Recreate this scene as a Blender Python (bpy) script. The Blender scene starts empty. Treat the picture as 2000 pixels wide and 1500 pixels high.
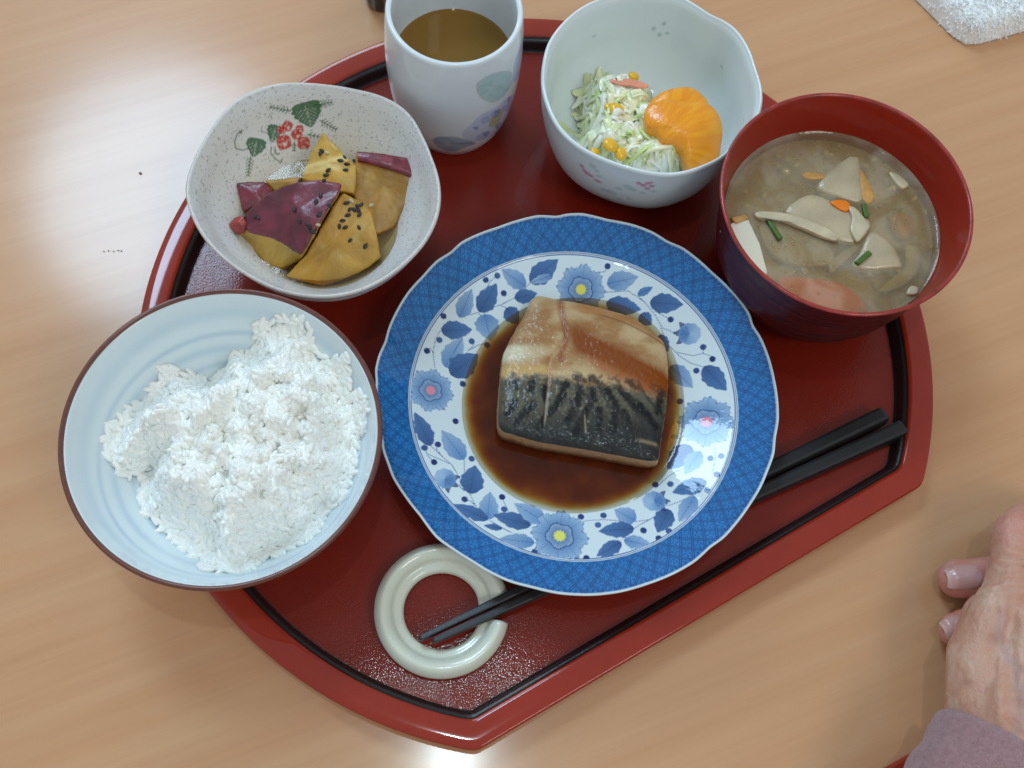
import bpy, bmesh, math, random
import numpy as np
from mathutils import Vector, Matrix
from mathutils.bvhtree import BVHTree
random.seed(7); rng = np.random.default_rng(7)
C = bpy.context.scene.collection
PI = math.pi
# ------------------------------------------------------------------ camera
TH, RO, F, H = math.radians(22.03), math.radians(8.9), 2250.0, 0.4875
ROT = Matrix.Rotation(TH, 3, 'X') @ Matrix.Rotation(RO, 3, 'Z')
cd = bpy.data.cameras.new('camera'); cam = bpy.data.objects.new('camera', cd); C.objects.link(cam)
cam.matrix_world = Matrix.Translation((0, 0, H)) @ ROT.to_4x4()
cd.sensor_width = 36; cd.lens = 36 * F / 2000; cd.clip_start = 0.01; cd.clip_end = 50
cd.dof.use_dof = True; cd.dof.focus_distance = 0.47; cd.dof.aperture_fstop = 22
bpy.context.scene.camera = cam
# ------------------------------------------------------------------ world, lamps, exposure
w = bpy.data.worlds.new('World'); bpy.context.scene.world = w; w.use_nodes = True
w.node_tree.nodes['Background'].inputs[0].default_value = (0.86, 0.95, 1.0, 1)
w.node_tree.nodes['Background'].inputs[1].default_value = 0.46
def area(name, loc, target, sx, sy, power, col):
    l = bpy.data.lights.new(name, 'AREA'); l.shape = 'RECTANGLE'; l.size = sx; l.size_y = sy
    l.energy = power; l.color = col
    o = bpy.data.objects.new(name, l); C.objects.link(o); o.location = loc
    o.rotation_euler = (Vector(target) - Vector(loc)).to_track_quat('-Z', 'Y').to_euler()
    return o
area('window_light', (-0.88, 1.35, 2.0), (0, 0.2, 0), 0.64, 0.64, 18, (0.50, 0.76, 1.0)).data.shape = 'ELLIPSE'
area('window_light', (-1.05, 2.1, 1.35), (0, 0.2, 0), 0.9, 0.45, 10, (0.76, 0.88, 1.0))
area('ceiling_panel_light', (1.1, -0.7, 2.0), (0.05, 0.2, 0), 0.6, 0.6, 9, (1.0, 0.94, 0.87))
area('ceiling_spot_light', (0.0, 0.185, 2.3), (0, 0.185, 0), 0.05, 0.05, 3.4, (0.75, 0.95, 1.0))
sc = bpy.context.scene
sc.view_settings.view_transform = 'Standard'; sc.view_settings.look = 'None'
sc.view_settings.exposure = 0.10; sc.view_settings.gamma = 1.0
sc.cycles.max_bounces = 8; sc.cycles.transparent_max_bounces = 12
sc.cycles.use_denoising = True

# ------------------------------------------------------------------ helpers
def ray(x, y):
    d = ROT @ Vector(((x - 1000) / F, -(y - 750) / F, -1.0)); return d
def P(x, y, z):                                    # point of the plane at height z seen at photo position x, y
    d = ray(x, y); t = (z - H) / d.z
    return Vector((d.x * t, d.y * t, z))
def crop(ox, oy, s): return lambda x, y: (ox + x / s, oy + y / s)
def lin(c):
    c = c / 255.0
    return c / 12.92 if c <= 0.04045 else ((c + 0.055) / 1.055) ** 2.4
def S(r, g, b): return np.array([lin(r), lin(g), lin(b)])
def sstep(a, b, x): t = np.clip((x - a) / (b - a), 0, 1); return t * t * (3 - 2 * t)
def mixc(a, b, t): return a * (1 - t[..., None]) + b * t[..., None]
def vnoise(x, y, z=0.0, seed=0):                   # smooth value noise, numpy
    x = np.asarray(x, float); y = np.asarray(y, float); z = np.asarray(z, float) + 0 * x
    xi, yi, zi = np.floor(x).astype(np.int64), np.floor(y).astype(np.int64), np.floor(z).astype(np.int64)
    fx, fy, fz = x - xi, y - yi, z - zi
    fx, fy, fz = [f * f * (3 - 2 * f) for f in (fx, fy, fz)]
    def h(i, j, k):
        n = (i * 374761393 + j * 668265263 + k * 2147483647 + seed * 974711) & 0x7fffffff
        n = ((n ^ (n >> 13)) * 1274126177) & 0x7fffffff
        n = ((n ^ (n >> 16)) * 668265263) & 0x7fffffff
        return (n & 0xffff) / 65535.0
    r = 0
    for a, wx in ((0, 1 - fx), (1, fx)):
        for b, wy in ((0, 1 - fy), (1, fy)):
            for c, wz in ((0, 1 - fz), (1, fz)):
                r = r + h(xi + a, yi + b, zi + c) * wx * wy * wz
    return r
def fbm(x, y, z=0.0, o=4, seed=0):
    r, a, s = 0, 0.5, 0
    for k in range(o):
        r = r + a * vnoise(x * 2 ** k, y * 2 ** k, np.asarray(z) * 2 ** k, seed + k); s += a; a *= 0.5
    return r / s

def tag(o, label=None, cat=None, group=None, kind=None):
    if label: o['label'] = label
    if cat: o['category'] = cat
    if group: o['group'] = group
    if kind: o['kind'] = kind
    return o
def empty(name, loc, label, cat, group=None):
    o = bpy.data.objects.new(name, None); C.objects.link(o); o.location = loc; o.empty_display_size = 0.01
    return tag(o, label, cat, group)
def link(name, me, parent=None):
    o = bpy.data.objects.new(name, me); C.objects.link(o)
    if parent is not None:
        o.parent = parent
        o.location = -Vector(parent.location)          # the meshes are written in world coordinates
    return o
def mesh(name, verts, faces, mat, parent=None, col=None, smooth=True, midx=None):
    verts = np.asarray(verts, float).reshape(-1, 3)
    me = bpy.data.meshes.new(name)
    if isinstance(faces, np.ndarray):
        k = faces.shape[1]; n = len(faces)
        me.vertices.add(len(verts)); me.vertices.foreach_set('co', verts.ravel())
        me.loops.add(n * k); me.loops.foreach_set('vertex_index', faces.ravel().astype(np.int32))
        me.polygons.add(n); me.polygons.foreach_set('loop_start', np.arange(0, n * k, k, dtype=np.int32))
        me.update(calc_edges=True)
    else:
        me.from_pydata([tuple(v) for v in verts], [], faces); me.update()
    if smooth: me.polygons.foreach_set('use_smooth', np.ones(len(me.polygons), bool))
    if midx is not None: me.polygons.foreach_set('material_index', np.asarray(midx, np.int32))
    if col is not None:
        a = me.color_attributes.new('Col', 'FLOAT_COLOR', 'POINT')
        cc = np.ones((len(verts), 4)); cc[:, :3] = np.asarray(col).reshape(-1, 3)
        a.data.foreach_set('color', cc.ravel())
    for m in (mat if isinstance(mat, (list, tuple)) else [mat]): me.materials.append(m)
    return link(name, me, parent)
def gridfaces(nr, nc, closed=True):
    i = np.arange(nr - 1)[:, None]; j = np.arange(nc if closed else nc - 1)[None, :]
    j2 = (j + 1) % nc
    a, b, c, d = i * nc + j, i * nc + j2, (i + 1) * nc + j2, (i + 1) * nc + j
    return np.stack([a, b, c, d], -1).reshape(-1, 4)

def material(name, color=(.8, .8, .8), rough=0.5, vcol=False, bump=None, coat=0.0, coat_rough=0.05, sss=0.0, sss_rad=(1, .5, .3),
             spec=0.5, var=None, sheen=0.0, sss_scale=0.004, rough_var=None):
    m = bpy.data.materials.new(name); m.use_nodes = True
    nt = m.node_tree; N = nt.nodes; L = nt.links; b = N['Principled BSDF']
    b.inputs['Roughness'].default_value = rough; b.inputs['Specular IOR Level'].default_value = spec
    b.inputs['Coat Weight'].default_value = coat; b.inputs['Coat Roughness'].default_value = coat_rough
    b.inputs['Sheen Weight'].default_value = sheen
    tc = N.new('ShaderNodeTexCoord')
    if vcol:
        src = N.new('ShaderNodeVertexColor'); src.layer_name = 'Col'; out = src.outputs[0]
    else:
        src = N.new('ShaderNodeRGB'); src.outputs[0].default_value = (*color, 1); out = src.outputs[0]
    if var:                                             # (scale, amount)
        nz = N.new('ShaderNodeTexNoise'); nz.inputs['Scale'].default_value = var[0]; nz.inputs['Detail'].default_value = 5
        L.new(tc.outputs['Object'], nz.inputs['Vector'])
        mr = N.new('ShaderNodeMapRange'); mr.inputs[1].default_value = .3; mr.inputs[2].default_value = .7
        mr.inputs[3].default_value = 1 - var[1]; mr.inputs[4].default_value = 1 + var[1]
        L.new(nz.outputs[0], mr.inputs[0])
        mx = N.new('ShaderNodeMix'); mx.data_type = 'RGBA'; mx.blend_type = 'MULTIPLY'; mx.inputs[0].default_value = 1
        L.new(out, mx.inputs[6]); L.new(mr.outputs[0], mx.inputs[7]); out = mx.outputs[2]
    L.new(out, b.inputs['Base Color'])
    if rough_var:
        nz = N.new('ShaderNodeTexNoise'); nz.inputs['Scale'].default_value = rough_var[0]; nz.inputs['Detail'].default_value = 4
        L.new(tc.outputs['Object'], nz.inputs['Vector'])
        mr = N.new('ShaderNodeMapRange'); mr.inputs[1].default_value = .3; mr.inputs[2].default_value = .7
        mr.inputs[3].default_value = rough - rough_var[1]; mr.inputs[4].default_value = rough + rough_var[1]
        L.new(nz.outputs[0], mr.inputs[0]); L.new(mr.outputs[0], b.inputs['Roughness'])
    if bump:                                            # list of (scale, strength, distance)
        last = None
        for s, st, dist in bump:
            nz = N.new('ShaderNodeTexNoise'); nz.inputs['Scale'].default_value = s; nz.inputs['Detail'].default_value = 3
            L.new(tc.outputs['Object'], nz.inputs['Vector'])
            bp = N.new('ShaderNodeBump'); bp.inputs['Strength'].default_value = st; bp.inputs['Distance'].default_value = dist
            L.new(nz.outputs[0], bp.inputs['Height'])
            if last: L.new(last.outputs[0], bp.inputs['Normal'])
            last = bp
        L.new(last.outputs[0], b.inputs['Normal'])
        if coat: L.new(last.outputs[0], b.inputs['Coat Normal'])
    if sss:
        b.inputs['Subsurface Weight'].default_value = sss; b.inputs['Subsurface Radius'].default_value = sss_rad
        b.inputs['Subsurface Scale'].default_value = sss_scale
    return m
def liquid(name, color, murk=0.3, murk_col=None, vcol=False, rough=0.03, bump=None):
    """thin layer of liquid: clear tint + some murk + a glossy skin"""
    m = bpy.data.materials.new(name); m.use_nodes = True; nt = m.node_tree; N = nt.nodes; L = nt.links
    N.remove(N['Principled BSDF']); out = N['Material Output']
    tr = N.new('ShaderNodeBsdfTransparent'); df = N.new('ShaderNodeBsdfDiffuse'); gl = N.new('ShaderNodeBsdfGlossy')
    gl.inputs['Roughness'].default_value = rough; gl.inputs['Color'].default_value = (1, 1, 1, 1)
    tr.inputs[0].default_value = (*color, 1); df.inputs[0].default_value = (*(murk_col if murk_col is not None else color), 1)
    if vcol:
        v = N.new('ShaderNodeVertexColor'); v.layer_name = 'Col'; L.new(v.outputs[0], tr.inputs[0])
    m1 = N.new('ShaderNodeMixShader'); m1.inputs[0].default_value = murk
    L.new(tr.outputs[0], m1.inputs[1]); L.new(df.outputs[0], m1.inputs[2])
    fr = N.new('ShaderNodeFresnel'); fr.inputs[0].default_value = 1.35
    m2 = N.new('ShaderNodeMixShader'); L.new(fr.outputs[0], m2.inputs[0]); L.new(m1.outputs[0], m2.inputs[1]); L.new(gl.outputs[0], m2.inputs[2])
    L.new(m2.outputs[0], out.inputs['Surface'])
    if bump:
        tc = N.new('ShaderNodeTexCoord'); nz = N.new('ShaderNodeTexNoise'); nz.inputs['Scale'].default_value = bump[0]
        L.new(tc.outputs['Object'], nz.inputs[0]); bp = N.new('ShaderNodeBump'); bp.inputs['Strength'].default_value = bump[1]
        bp.inputs['Distance'].default_value = bump[2]; L.new(nz.outputs[0], bp.inputs['Height'])
        L.new(bp.outputs[0], gl.inputs['Normal']); L.new(bp.outputs[0], fr.inputs['Normal'])
    return m

def resample(pts, step):
    """Catmull-Rom through (r, z) points, about `step` apart"""
    p = [np.array(q, float) for q in pts]; p = [2 * p[0] - p[1]] + p + [2 * p[-1] - p[-2]]
    out = []
    for i in range(1, len(p) - 2):
        n = max(2, int(np.linalg.norm(p[i + 1] - p[i]) / step))
        for k in range(n):
            t = k / n
            out.append(0.5 * (2 * p[i] + (p[i + 1] - p[i - 1]) * t + (2 * p[i - 1] - 5 * p[i] + 4 * p[i + 1] - p[i + 2]) * t * t
                              + (3 * p[i] - 3 * p[i + 1] + p[i + 2] - p[i - 1]) * t ** 3))
    out.append(p[-2]); a = np.array(out); a[:, 0] = np.maximum(a[:, 0], 1e-5); return a
def lathe(center, prof, nt, rmod=None):
    """prof (n,2) -> grid (n,nt,3); rmod(theta, r) multiplies the radius"""
    t = np.linspace(0, 2 * PI, nt, endpoint=False)
    r = prof[:, 0][:, None] * np.ones(nt)[None]
    if rmod is not None: r = r * rmod(t[None, :], prof[:, 0][:, None])
    g = np.stack([center[0] + r * np.cos(t), center[1] + r * np.sin(t), center[2] + prof[:, 1][:, None] + 0 * r], -1)
    return g, t
def rim_from_trace(pts, center, z, sigma=0.0):
    """radius as a function of angle from outline points in the photo"""
    q = np.array([P(x, y, z)[:2] for x, y in pts]) - np.array(center[:2])
    a = np.arctan2(q[:, 1], q[:, 0]); r = np.hypot(q[:, 0], q[:, 1]); o = np.argsort(a); a, r = a[o], r[o]
    tt = np.linspace(-PI, PI, 720, endpoint=False)
    rr = np.interp(tt, np.r_[a[-1] - 2 * PI, a, a[0] + 2 * PI], np.r_[r[-1], r, r[0]])
    if sigma:
        k = np.exp(-0.5 * (np.arange(-40, 41) / sigma) ** 2); k /= k.sum()
        rr = np.convolve(np.r_[rr[-40:], rr, rr[:40]], k, 'valid')
    return lambda t: np.interp((np.asarray(t) + PI) % (2 * PI), np.linspace(0, 2 * PI, 721), np.r_[rr, rr[0]])
def inside(poly, x, y):
    poly = np.asarray(poly); r = np.zeros(np.shape(x), bool); n = len(poly); j = n - 1
    for i in range(n):
        xi, yi = poly[i]; xj, yj = poly[j]
        c = ((yi > y) != (yj > y)) & (x < (xj - xi) * (y - yi) / (yj - yi + 1e-15) + xi)
        r ^= c; j = i
    return r
def polydist(poly, x, y):
    poly = np.asarray(poly); d = np.full(np.shape(x), 1e9); n = len(poly)
    for i in range(n):
        a = poly[i]; b = poly[(i + 1) % n]; ab = b - a
        t = np.clip(((x - a[0]) * ab[0] + (y - a[1]) * ab[1]) / (ab @ ab + 1e-18), 0, 1)
        d = np.minimum(d, np.hypot(x - a[0] - t * ab[0], y - a[1] - t * ab[1]))
    return d
def smooth_poly(pts, n=8):
    """closed Catmull-Rom through 2D/3D points"""
    p = np.array(pts, float); m = len(p); out = []
    for i in range(m):
        a, b, c, d = p[i - 1], p[i], p[(i + 1) % m], p[(i + 2) % m]
        for k in range(n):
            t = k / n
            out.append(0.5 * (2 * b + (c - a) * t + (2 * a - 5 * b + 4 * c - d) * t * t + (3 * b - 3 * c + d - a) * t ** 3))
    return np.array(out)

# ------------------------------------------------------------------ the setting: table, floor
def make_table():
    m = material('wood_laminate', rough=0.42, spec=0.2, coat=.75, coat_rough=.14)
    nt = m.node_tree; N = nt.nodes; L = nt.links; b = N['Principled BSDF']
    tc = N.new('ShaderNodeTexCoord'); mp = N.new('ShaderNodeMapping'); mp.inputs['Rotation'].default_value = (0, 0, -math.radians(30))
    L.new(tc.outputs['Object'], mp.inputs[0])
    def nz(sx, sy, det, scale=1):
        q = N.new('ShaderNodeMapping'); q.inputs['Scale'].default_value = (sx, sy, 1); L.new(mp.outputs[0], q.inputs[0])
        n = N.new('ShaderNodeTexNoise'); n.inputs['Scale'].default_value = scale; n.inputs['Detail'].default_value = det
        n.inputs['Distortion'].default_value = 0.25
        L.new(q.outputs[0], n.inputs[0]); return n
    n1, n2, n3 = nz(5, 90, 4), nz(1.5, 22, 2), nz(12, 500, 3)
    cr = N.new('ShaderNodeValToRGB'); e = cr.color_ramp.elements
    e[0].position = .25; e[0].color = (*S(198, 146, 104), 1); e[1].position = .75; e[1].color = (*S(206, 159, 118), 1)
    cr2 = N.new('ShaderNodeMapRange'); cr2.inputs[1].default_value = .3; cr2.inputs[2].default_value = .7; cr2.inputs[3].default_value = .965; cr2.inputs[4].default_value = 1.03
    cr3 = N.new('ShaderNodeMapRange'); cr3.inputs[1].default_value = .3; cr3.inputs[2].default_value = .7; cr3.inputs[3].default_value = .975; cr3.inputs[4].default_value = 1.02
    L.new(n1.outputs[0], cr.inputs[0]); L.new(n2.outputs[0], cr2.inputs[0]); L.new(n3.outputs[0], cr3.inputs[0])
    a = N.new('ShaderNodeMath'); a.operation = 'MULTIPLY'; L.new(cr2.outputs[0], a.inputs[0]); L.new(cr3.outputs[0], a.inputs[1])
    mx = N.new('ShaderNodeMix'); mx.data_type = 'RGBA'; mx.blend_type = 'MULTIPLY'; mx.inputs[0].default_value = 1
    L.new(cr.outputs[0], mx.inputs[6]); L.new(a.outputs[0], mx.inputs[7]); L.new(mx.outputs[2], b.inputs['Base Color'])
    bm = bmesh.new(); bmesh.ops.create_cube(bm, size=1)
    bmesh.ops.scale(bm, vec=(1.9, 1.5, 0.03), verts=bm.verts); bmesh.ops.translate(bm, vec=(0.05, 0.3, -0.015), verts=bm.verts)
    me = bpy.data.meshes.new('table_top'); bm.to_mesh(me); me.materials.append(m)
    tag(link('table_top', me), kind='structure')
make_table()

# ------------------------------------------------------------------ trays
def tray_materials():
    red = material('red_lacquer', S(150, 38, 15), rough=0.5, spec=.1, coat=.9, coat_rough=0.07, var=(60, .06))
    black = material('black_lacquer', S(34, 28, 28), rough=0.3, bump=[(900, .3, .0004)])
    floor = material('red_textured_lacquer', S(124, 29, 13), rough=0.5, spec=0.1, coat=.5, coat_rough=.09, var=(25, .07))
    nt = floor.node_tree; N = nt.nodes; L = nt.links
    tc = N.new('ShaderNodeTexCoord'); vo = N.new('ShaderNodeTexVoronoi'); vo.inputs['Scale'].default_value = 1500
    no = N.new('ShaderNodeTexNoise'); no.inputs['Scale'].default_value = 700
    L.new(tc.outputs['Object'], vo.inputs[0]); L.new(tc.outputs['Object'], no.inputs[0])
    bp = N.new('ShaderNodeBump'); bp.inputs['Strength'].default_value = .42; bp.inputs['Distance'].default_value = .00009; bp.invert = True
    L.new(vo.outputs['Distance'], bp.inputs['Height'])
    bp2 = N.new('ShaderNodeBump'); bp2.inputs['Strength'].default_value = .14; bp2.inputs['Distance'].default_value = .00008
    L.new(no.outputs[0], bp2.inputs['Height']); L.new(bp.outputs[0], bp2.inputs['Normal'])
    L.new(bp2.outputs[0], N['Principled BSDF'].inputs['Normal']); L.new(bp2.outputs[0], N['Principled BSDF'].inputs['Coat Normal'])
    return red, black, floor
TM = tray_materials()
def make_tray(cx, cy, R, d, phi, label, z0=0.0):
    root = empty('serving_tray', (cx, cy, z0), label, 'tray', 'red half-moon serving trays on the table')
    def ring(o, n1=300, n2=160, rc=0.0):
        Ro, do = R - o, d - o
        a0 = math.acos(do / Ro)                                      # half angle of the chord
        arc = np.linspace(phi + a0, phi + 2 * PI - a0, n1, endpoint=False)
        pa = np.stack([np.cos(arc), np.sin(arc)], -1) * Ro
        e0 = np.array([math.cos(phi - a0), math.sin(phi - a0)]) * Ro; e1 = np.array([math.cos(phi + a0), math.sin(phi + a0)]) * Ro
        t = np.linspace(0, 1, n2, endpoint=False)[:, None]
        p = np.vstack([pa, e0 * (1 - t) + e1 * t])
        for _ in range(2): p = 0.25 * np.roll(p, 1, 0) + 0.5 * p + 0.25 * np.roll(p, -1, 0)   # eased corners
        return p
    def strip(name, prof, mat):
        g = np.array([np.c_[ring(o) + [cx, cy], np.full(460, z0 + z)] for o, z in prof])
        return mesh(name, g, gridfaces(len(prof), 460)[:, ::-1].copy(), mat, root)
    strip('rim', [(.004, .0005), (.0018, .0012), (.0004, .0045), (0, .008), (.0000, .0112), (.0003, .0119), (.0010, .0122), (.004, .01222),
                  (.0095, .0122), (.0108, .0119), (.0113, .0113)], TM[0])
    strip('inner_edge', [(.0113, .0113), (.0117, .0107), (.0124, .0104), (.0130, .0102), (.0136, .0094), (.0140, .0062), (.0145, .0047), (.0150, .0042), (.0154, .0040)], TM[1])
    r0 = ring(.0154); g = [np.c_[r0 * s + [cx, cy], np.full(460, z0 + .0040)] for s in (1, .9, .7, .5, .3, .1, .001)]
    mesh('base_panel', np.array(g), gridfaces(7, 460)[:, ::-1].copy(), TM[2], root)
    return root
make_tray(0.010, 0.2157, 0.18, 0.1404, math.radians(-51.7), 'red half-moon lacquer tray with black inner line carrying the whole meal')
# the second tray peeps out below the sleeve
e = P(1728, 1500, .012); nrm = math.radians(34.6 + 90)
make_tray(e.x - math.cos(nrm) * .1404 + 0.066, e.y - math.sin(nrm) * .1404 + 0.0455, 0.18, 0.1404, nrm,
          'edge of another red tray under the mauve sleeve in the corner')

# ------------------------------------------------------------------ plate
FZ = 0.0041                                   # tray floor
PC = (0.0279, 0.1870)
plate_tr = [(736,743.9),(734,722),(740,696),(753.3,666.6),(760,640),(773.3,610.6),(797.3,570.6),(826.6,538.6),(853.3,509.3),(880,493.3),(901.3,473.3),(928,460),(973.3,444),(1021.2,428),(1050.6,421.3),(1087.9,423.5),(1106.5,418.7),
 (1136,417.3),(1186.7,429.3),(1240,440),(1274.7,453.3),(1304,472),(1333.3,484),(1360,504),(1389.3,530.7),(1421.3,560),(1448,589.3),(1464,613.3),(1469.3,634.7),(1485.3,658.7),(1501.3,698.7),(1512,741.3),(1518.7,786.7),
 (1519.5,820),(1513.3,854.7),(1510.7,886.7),(1498.7,918.7),(1485.3,950.7),(1464,985.3),(1434.7,1025.3),(1413.3,1049.3),(1386.7,1068),(1354.7,1097.3),(1317.3,1118.7),(1264,1140),(1213.3,1154.7),(1160,1161.3),(1120,1160.8),
 (1093.2,1158.6),(1039.9,1146.6),(994.6,1134.6),(954.6,1115.9),(922.6,1095.9),(890.6,1075.9),(853.3,1049.3),(821.3,1006.6),(792,969.3),(768,932),(757.3,902.6),(749.3,881.3),(745,850),(738,820),(736,785)]
PRZ = FZ + .0265
plate_R = rim_from_trace(plate_tr, PC, PRZ, 1.5)
print('plate mean R', plate_R(np.linspace(0, 6.28, 100)).mean())
PR0 = .0858
plate_prof_in = [(0, .0055), (.020, .0055), (.038, .0057), (.0455, .0068), (.0520, .0092), (.0620, .0125), (.0700, .0150), (.0716, .0156), (.0760, .0188), (.0815, .0230), (.0850, .0258), (.0856, .0264)]
_pi = resample(plate_prof_in, .0005)
def plate_z(r): return FZ + np.interp(r, _pi[:, 0], _pi[:, 1])
def on_plate(x, y):
    z = .015
    for _ in range(6):
        p = P(x, y, z); z = float(plate_z(math.hypot(p.x - PC[0], p.y - PC[1])))
    return np.array([p.x - PC[0], p.y - PC[1]])
def make_plate():
    c2, c3, c4, c5 = crop(720, 400, 3.7512), crop(1120, 400, 3.75), crop(720, 780, 3.7512), crop(1120, 780, 3.75)
    px = 1 / 4720.0 / 3.75                                    # metres per crop pixel
    leaves = [(c2, l) for l in [(1150,600,985,480,120,.55),(1185,570,1375,410,140,.75),(1340,520,1190,568,55,.5),(810,785,930,590,130,.95),(665,825,750,630,110,.6),(530,920,745,915,125,.75),
        (850,800,890,985,165,.6),(1070,685,1225,650,95,.8),(1010,755,1090,865,115,.85),(560,1190,680,985,135,.45),(600,1245,790,1105,160,.95)]]
    leaves += [(c3, l) for l in [(245,580,460,530,135,.6),(240,720,480,765,125,.8),(470,660,575,605,55,.7),(560,715,790,730,135,.85),(490,800,565,875,95,.85),(630,950,690,1070,75,.9),(710,1180,865,1330,120,.6),(955,1185,1110,1350,135,.85)]]
    leaves += [(c4, l) for l in [(455,340,345,110,115,.85),(700,440,545,240,135,.5),(740,690,780,495,150,.95),(870,880,890,690,125,.5),(875,880,640,775,90,.8),(1190,920,930,850,115,.95),(1300,900,1080,770,120,.5),(980,945,850,925,45,.8),(1215,1050,975,1020,100,.65)]]
    leaves += [(c5, l) for l in [(860,340,700,500,150,.8),(930,380,820,540,110,.65),(975,600,740,680,115,.85),(700,805,620,965,125,.95),(890,710,780,885,110,.5),(455,890,310,810,125,.5),(445,945,200,965,110,.85),(350,1045,180,1145,95,.8),(370,1030,570,1070,95,.5)]]
    dots = [(c2, d) for d in [(858,550,.9),(943,520,.6),(990,648,.9),(548,815,.9),(518,990,.6),(427,1070,1),(755,1000,.6),(868,1028,.9),(690,1312,.9)]]
    dots += [(c3, d) for d in [(250,450,.9),(712,840,.9),(950,1042,.8),(1018,1130,1),(900,1215,.8),(780,1440,.9)]]
    dots += [(c4, d) for d in [(637,160,1),(508,330,.9),(410,355,.7),(480,460,1),(755,435,.7),(703,732,.9),(978,715,1),(993,805,.6),(1217,1117,.8),(1515,1160,.6)]]
    dots += [(c5, d) for d in [(738,275,.7),(600,625,.9),(710,620,.6),(1003,432,1),(1082,415,.6),(1050,550,.9),(980,665,.6),(513,960,.9),(700,965,.6),(625,1018,.9),(220,850,.7),(55,860,.9),(180,920,.5),(95,1163,1)]]
    stems = [(c2, s) for s in [[(1185,570),(1145,610),(1060,690),(960,735),(880,760),(810,785)],[(800,790),(665,825)],[(525,925),(490,990),(470,1080),(485,1190)],[(943,520),(890,560),(870,600)],[(755,1005),(770,1035),(725,1070),(800,1030),(868,1010)],[(427,1060),(450,1050),(480,1090)],[(800,790),(840,830)],[(960,735),(1010,755)]]]
    stems += [(c3, s) for s in [[(240,640),(400,630),(520,710),(600,810),(650,900),(770,950)],[(600,780),(712,840)],[(640,900),(690,1020),(780,1110),(860,1160),(960,1190)],[(760,1080),(870,1105),(950,1090),(1018,1110)],[(950,1045),(950,1090)],[(470,660),(520,715)],[(250,460),(230,490),(190,495)]]]
    stems += [(c4, s) for s in [[(455,340),(540,420),(610,480),(680,600),(740,690),(790,790),(870,880),(960,930),(1050,980)],[(410,365),(430,400),(500,430),(590,470)],[(640,610),(700,670)],[(703,560),(700,440)],[(980,730),(1030,830),(1150,900)],[(508,335),(495,360),(540,420)],[(703,735),(750,745),(790,790)],[(480,460),(430,410)]]]
    stems += [(c5, s) for s in [[(690,800),(560,880),(450,940),(360,1020)],[(0,900),(200,880),(460,895),(560,880)],[(690,780),(800,740),(900,690),(970,610)],[(600,650),(700,560),(790,510)],[(1035,345),(1040,430),(1020,530),(1050,550)],[(630,800),(700,760)]]]
    flowers = [(c2, (455, 1360), 165, S(222,140,160)), (c3, (55, 620), 185, S(225,215,90)), (c4, (1400, 1000), 200, S(225,225,110)), (c5, (975, 165), 195, S(222,128,150))]
    buds = [(c3, (850, 945), 88, PI), (c4, (560, 580), 82, -.4), (c5, (590, 745), 84, .1)]
    nt = 1500
    prof = resample([(.0430, FZ * 0 + .0040)] + [], .001) if False else None
    out_prof = [(.0450, .0030), (.0452, .0), (.0475, .0), (.0478, .0030), (.060, .0070), (.072, .0120), (.080, .0180), (.0850, .0238), (.0862, .0258), (.0861, .0266), (.0856, .0268)]
    a = resample(out_prof, .0010)
    inner = resample(plate_prof_in, .00042)[::-1]
    keep = inner[:, 0] > .0445
    fine = inner[keep]; coarse = inner[~keep][::6]
    pr = np.vstack([a, fine, coarse, [[1e-5, .0055]]])
    def rmod(t, r):
        wgt = np.clip((r - .0716) / (.0858 - .0716), 0, 1) ** 1.0
        k = plate_R(t) / PR0
        k = k / k.mean() * 1.0
        return 1 + (k - 1) * wgt + (plate_R(np.linspace(0, 2 * PI, 200)).mean() / PR0 - 1) * wgt
    g, t = lathe((PC[0], PC[1], FZ), pr, nt, rmod)
    X = g[..., 0] - PC[0]; Y = g[..., 1] - PC[1]; R = pr[:, 0][:, None] + 0 * X; T = t[None, :] + 0 * X
    na = len(a)
    white = S(214, 228, 232); blue = S(48, 122, 186); dark = S(26, 48, 110); mid = S(88, 134, 188); lt = S(156, 186, 214)
    col = np.zeros(X.shape + (3,)); col[:] = white
    zone = np.zeros(X.shape, bool); zone[na:] = True
    # rim band with lattice
    e0, e1 = .0723, .0851
    wob = vnoise(T * 9, R * 0, seed=5) * .0003
    band = zone & (R > e0) & (R < e1 + wob)
    bandc = mixc(blue * .92, blue * 1.12, vnoise(T * 14, R * 200, seed=3))
    u = T * .078; v = (R - e0)
    per = 2 * PI * .078 / 80
    def lines(sl, ph, hw=.00021, gap=.00105):
        q = (u + sl * v + ph) % per
        q = np.minimum(q, per - q)
        return np.maximum(1 - np.abs(q - gap / 2) / (hw * 2), 0)
    ln = np.maximum(lines(.95, 0), lines(-.95, 0))
    # florets of four ticks in the diamonds
    def floret(uo, vo):
        du = ((u - uo + per / 2) % per) - per / 2; dv = v - vo
        rr = np.hypot(du, dv); an = np.arctan2(dv, du)
        return (rr > .0004) & (rr < .00135) & (np.abs(np.sin(2 * (an - PI / 4 + .3))) < .42)
    fl = np.zeros(X.shape, bool)
    for k in range(6):
        v0 = k * per / 1.9; fl |= floret(per / 2 if k % 2 == 0 else 0, v0)
    edge = (R > e1 - .0012) & (np.abs(((u / (per / 3)) % 1) - .5) < .09)
    bandc = mixc(bandc, dark, np.clip(ln * 1.5, 0, 1) * .68); bandc = mixc(bandc, dark, fl * .7); bandc = mixc(bandc, dark, edge * .8)
    col[band] = bandc[band]
    for rr in (.0712, .0719): 
        m = zone & (np.abs(R - rr) < .00022); col[m] = S(70, 100, 160)
    # inner white band pattern; work only on those vertices
    iz = zone & (R < .0716) & (R > .044)
    idx = np.where(iz); x = X[idx]; y = Y[idx]; cc = col[idx]
    def soft(d, s=.00022): return np.clip(.5 - d / s, 0, 1)
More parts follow.
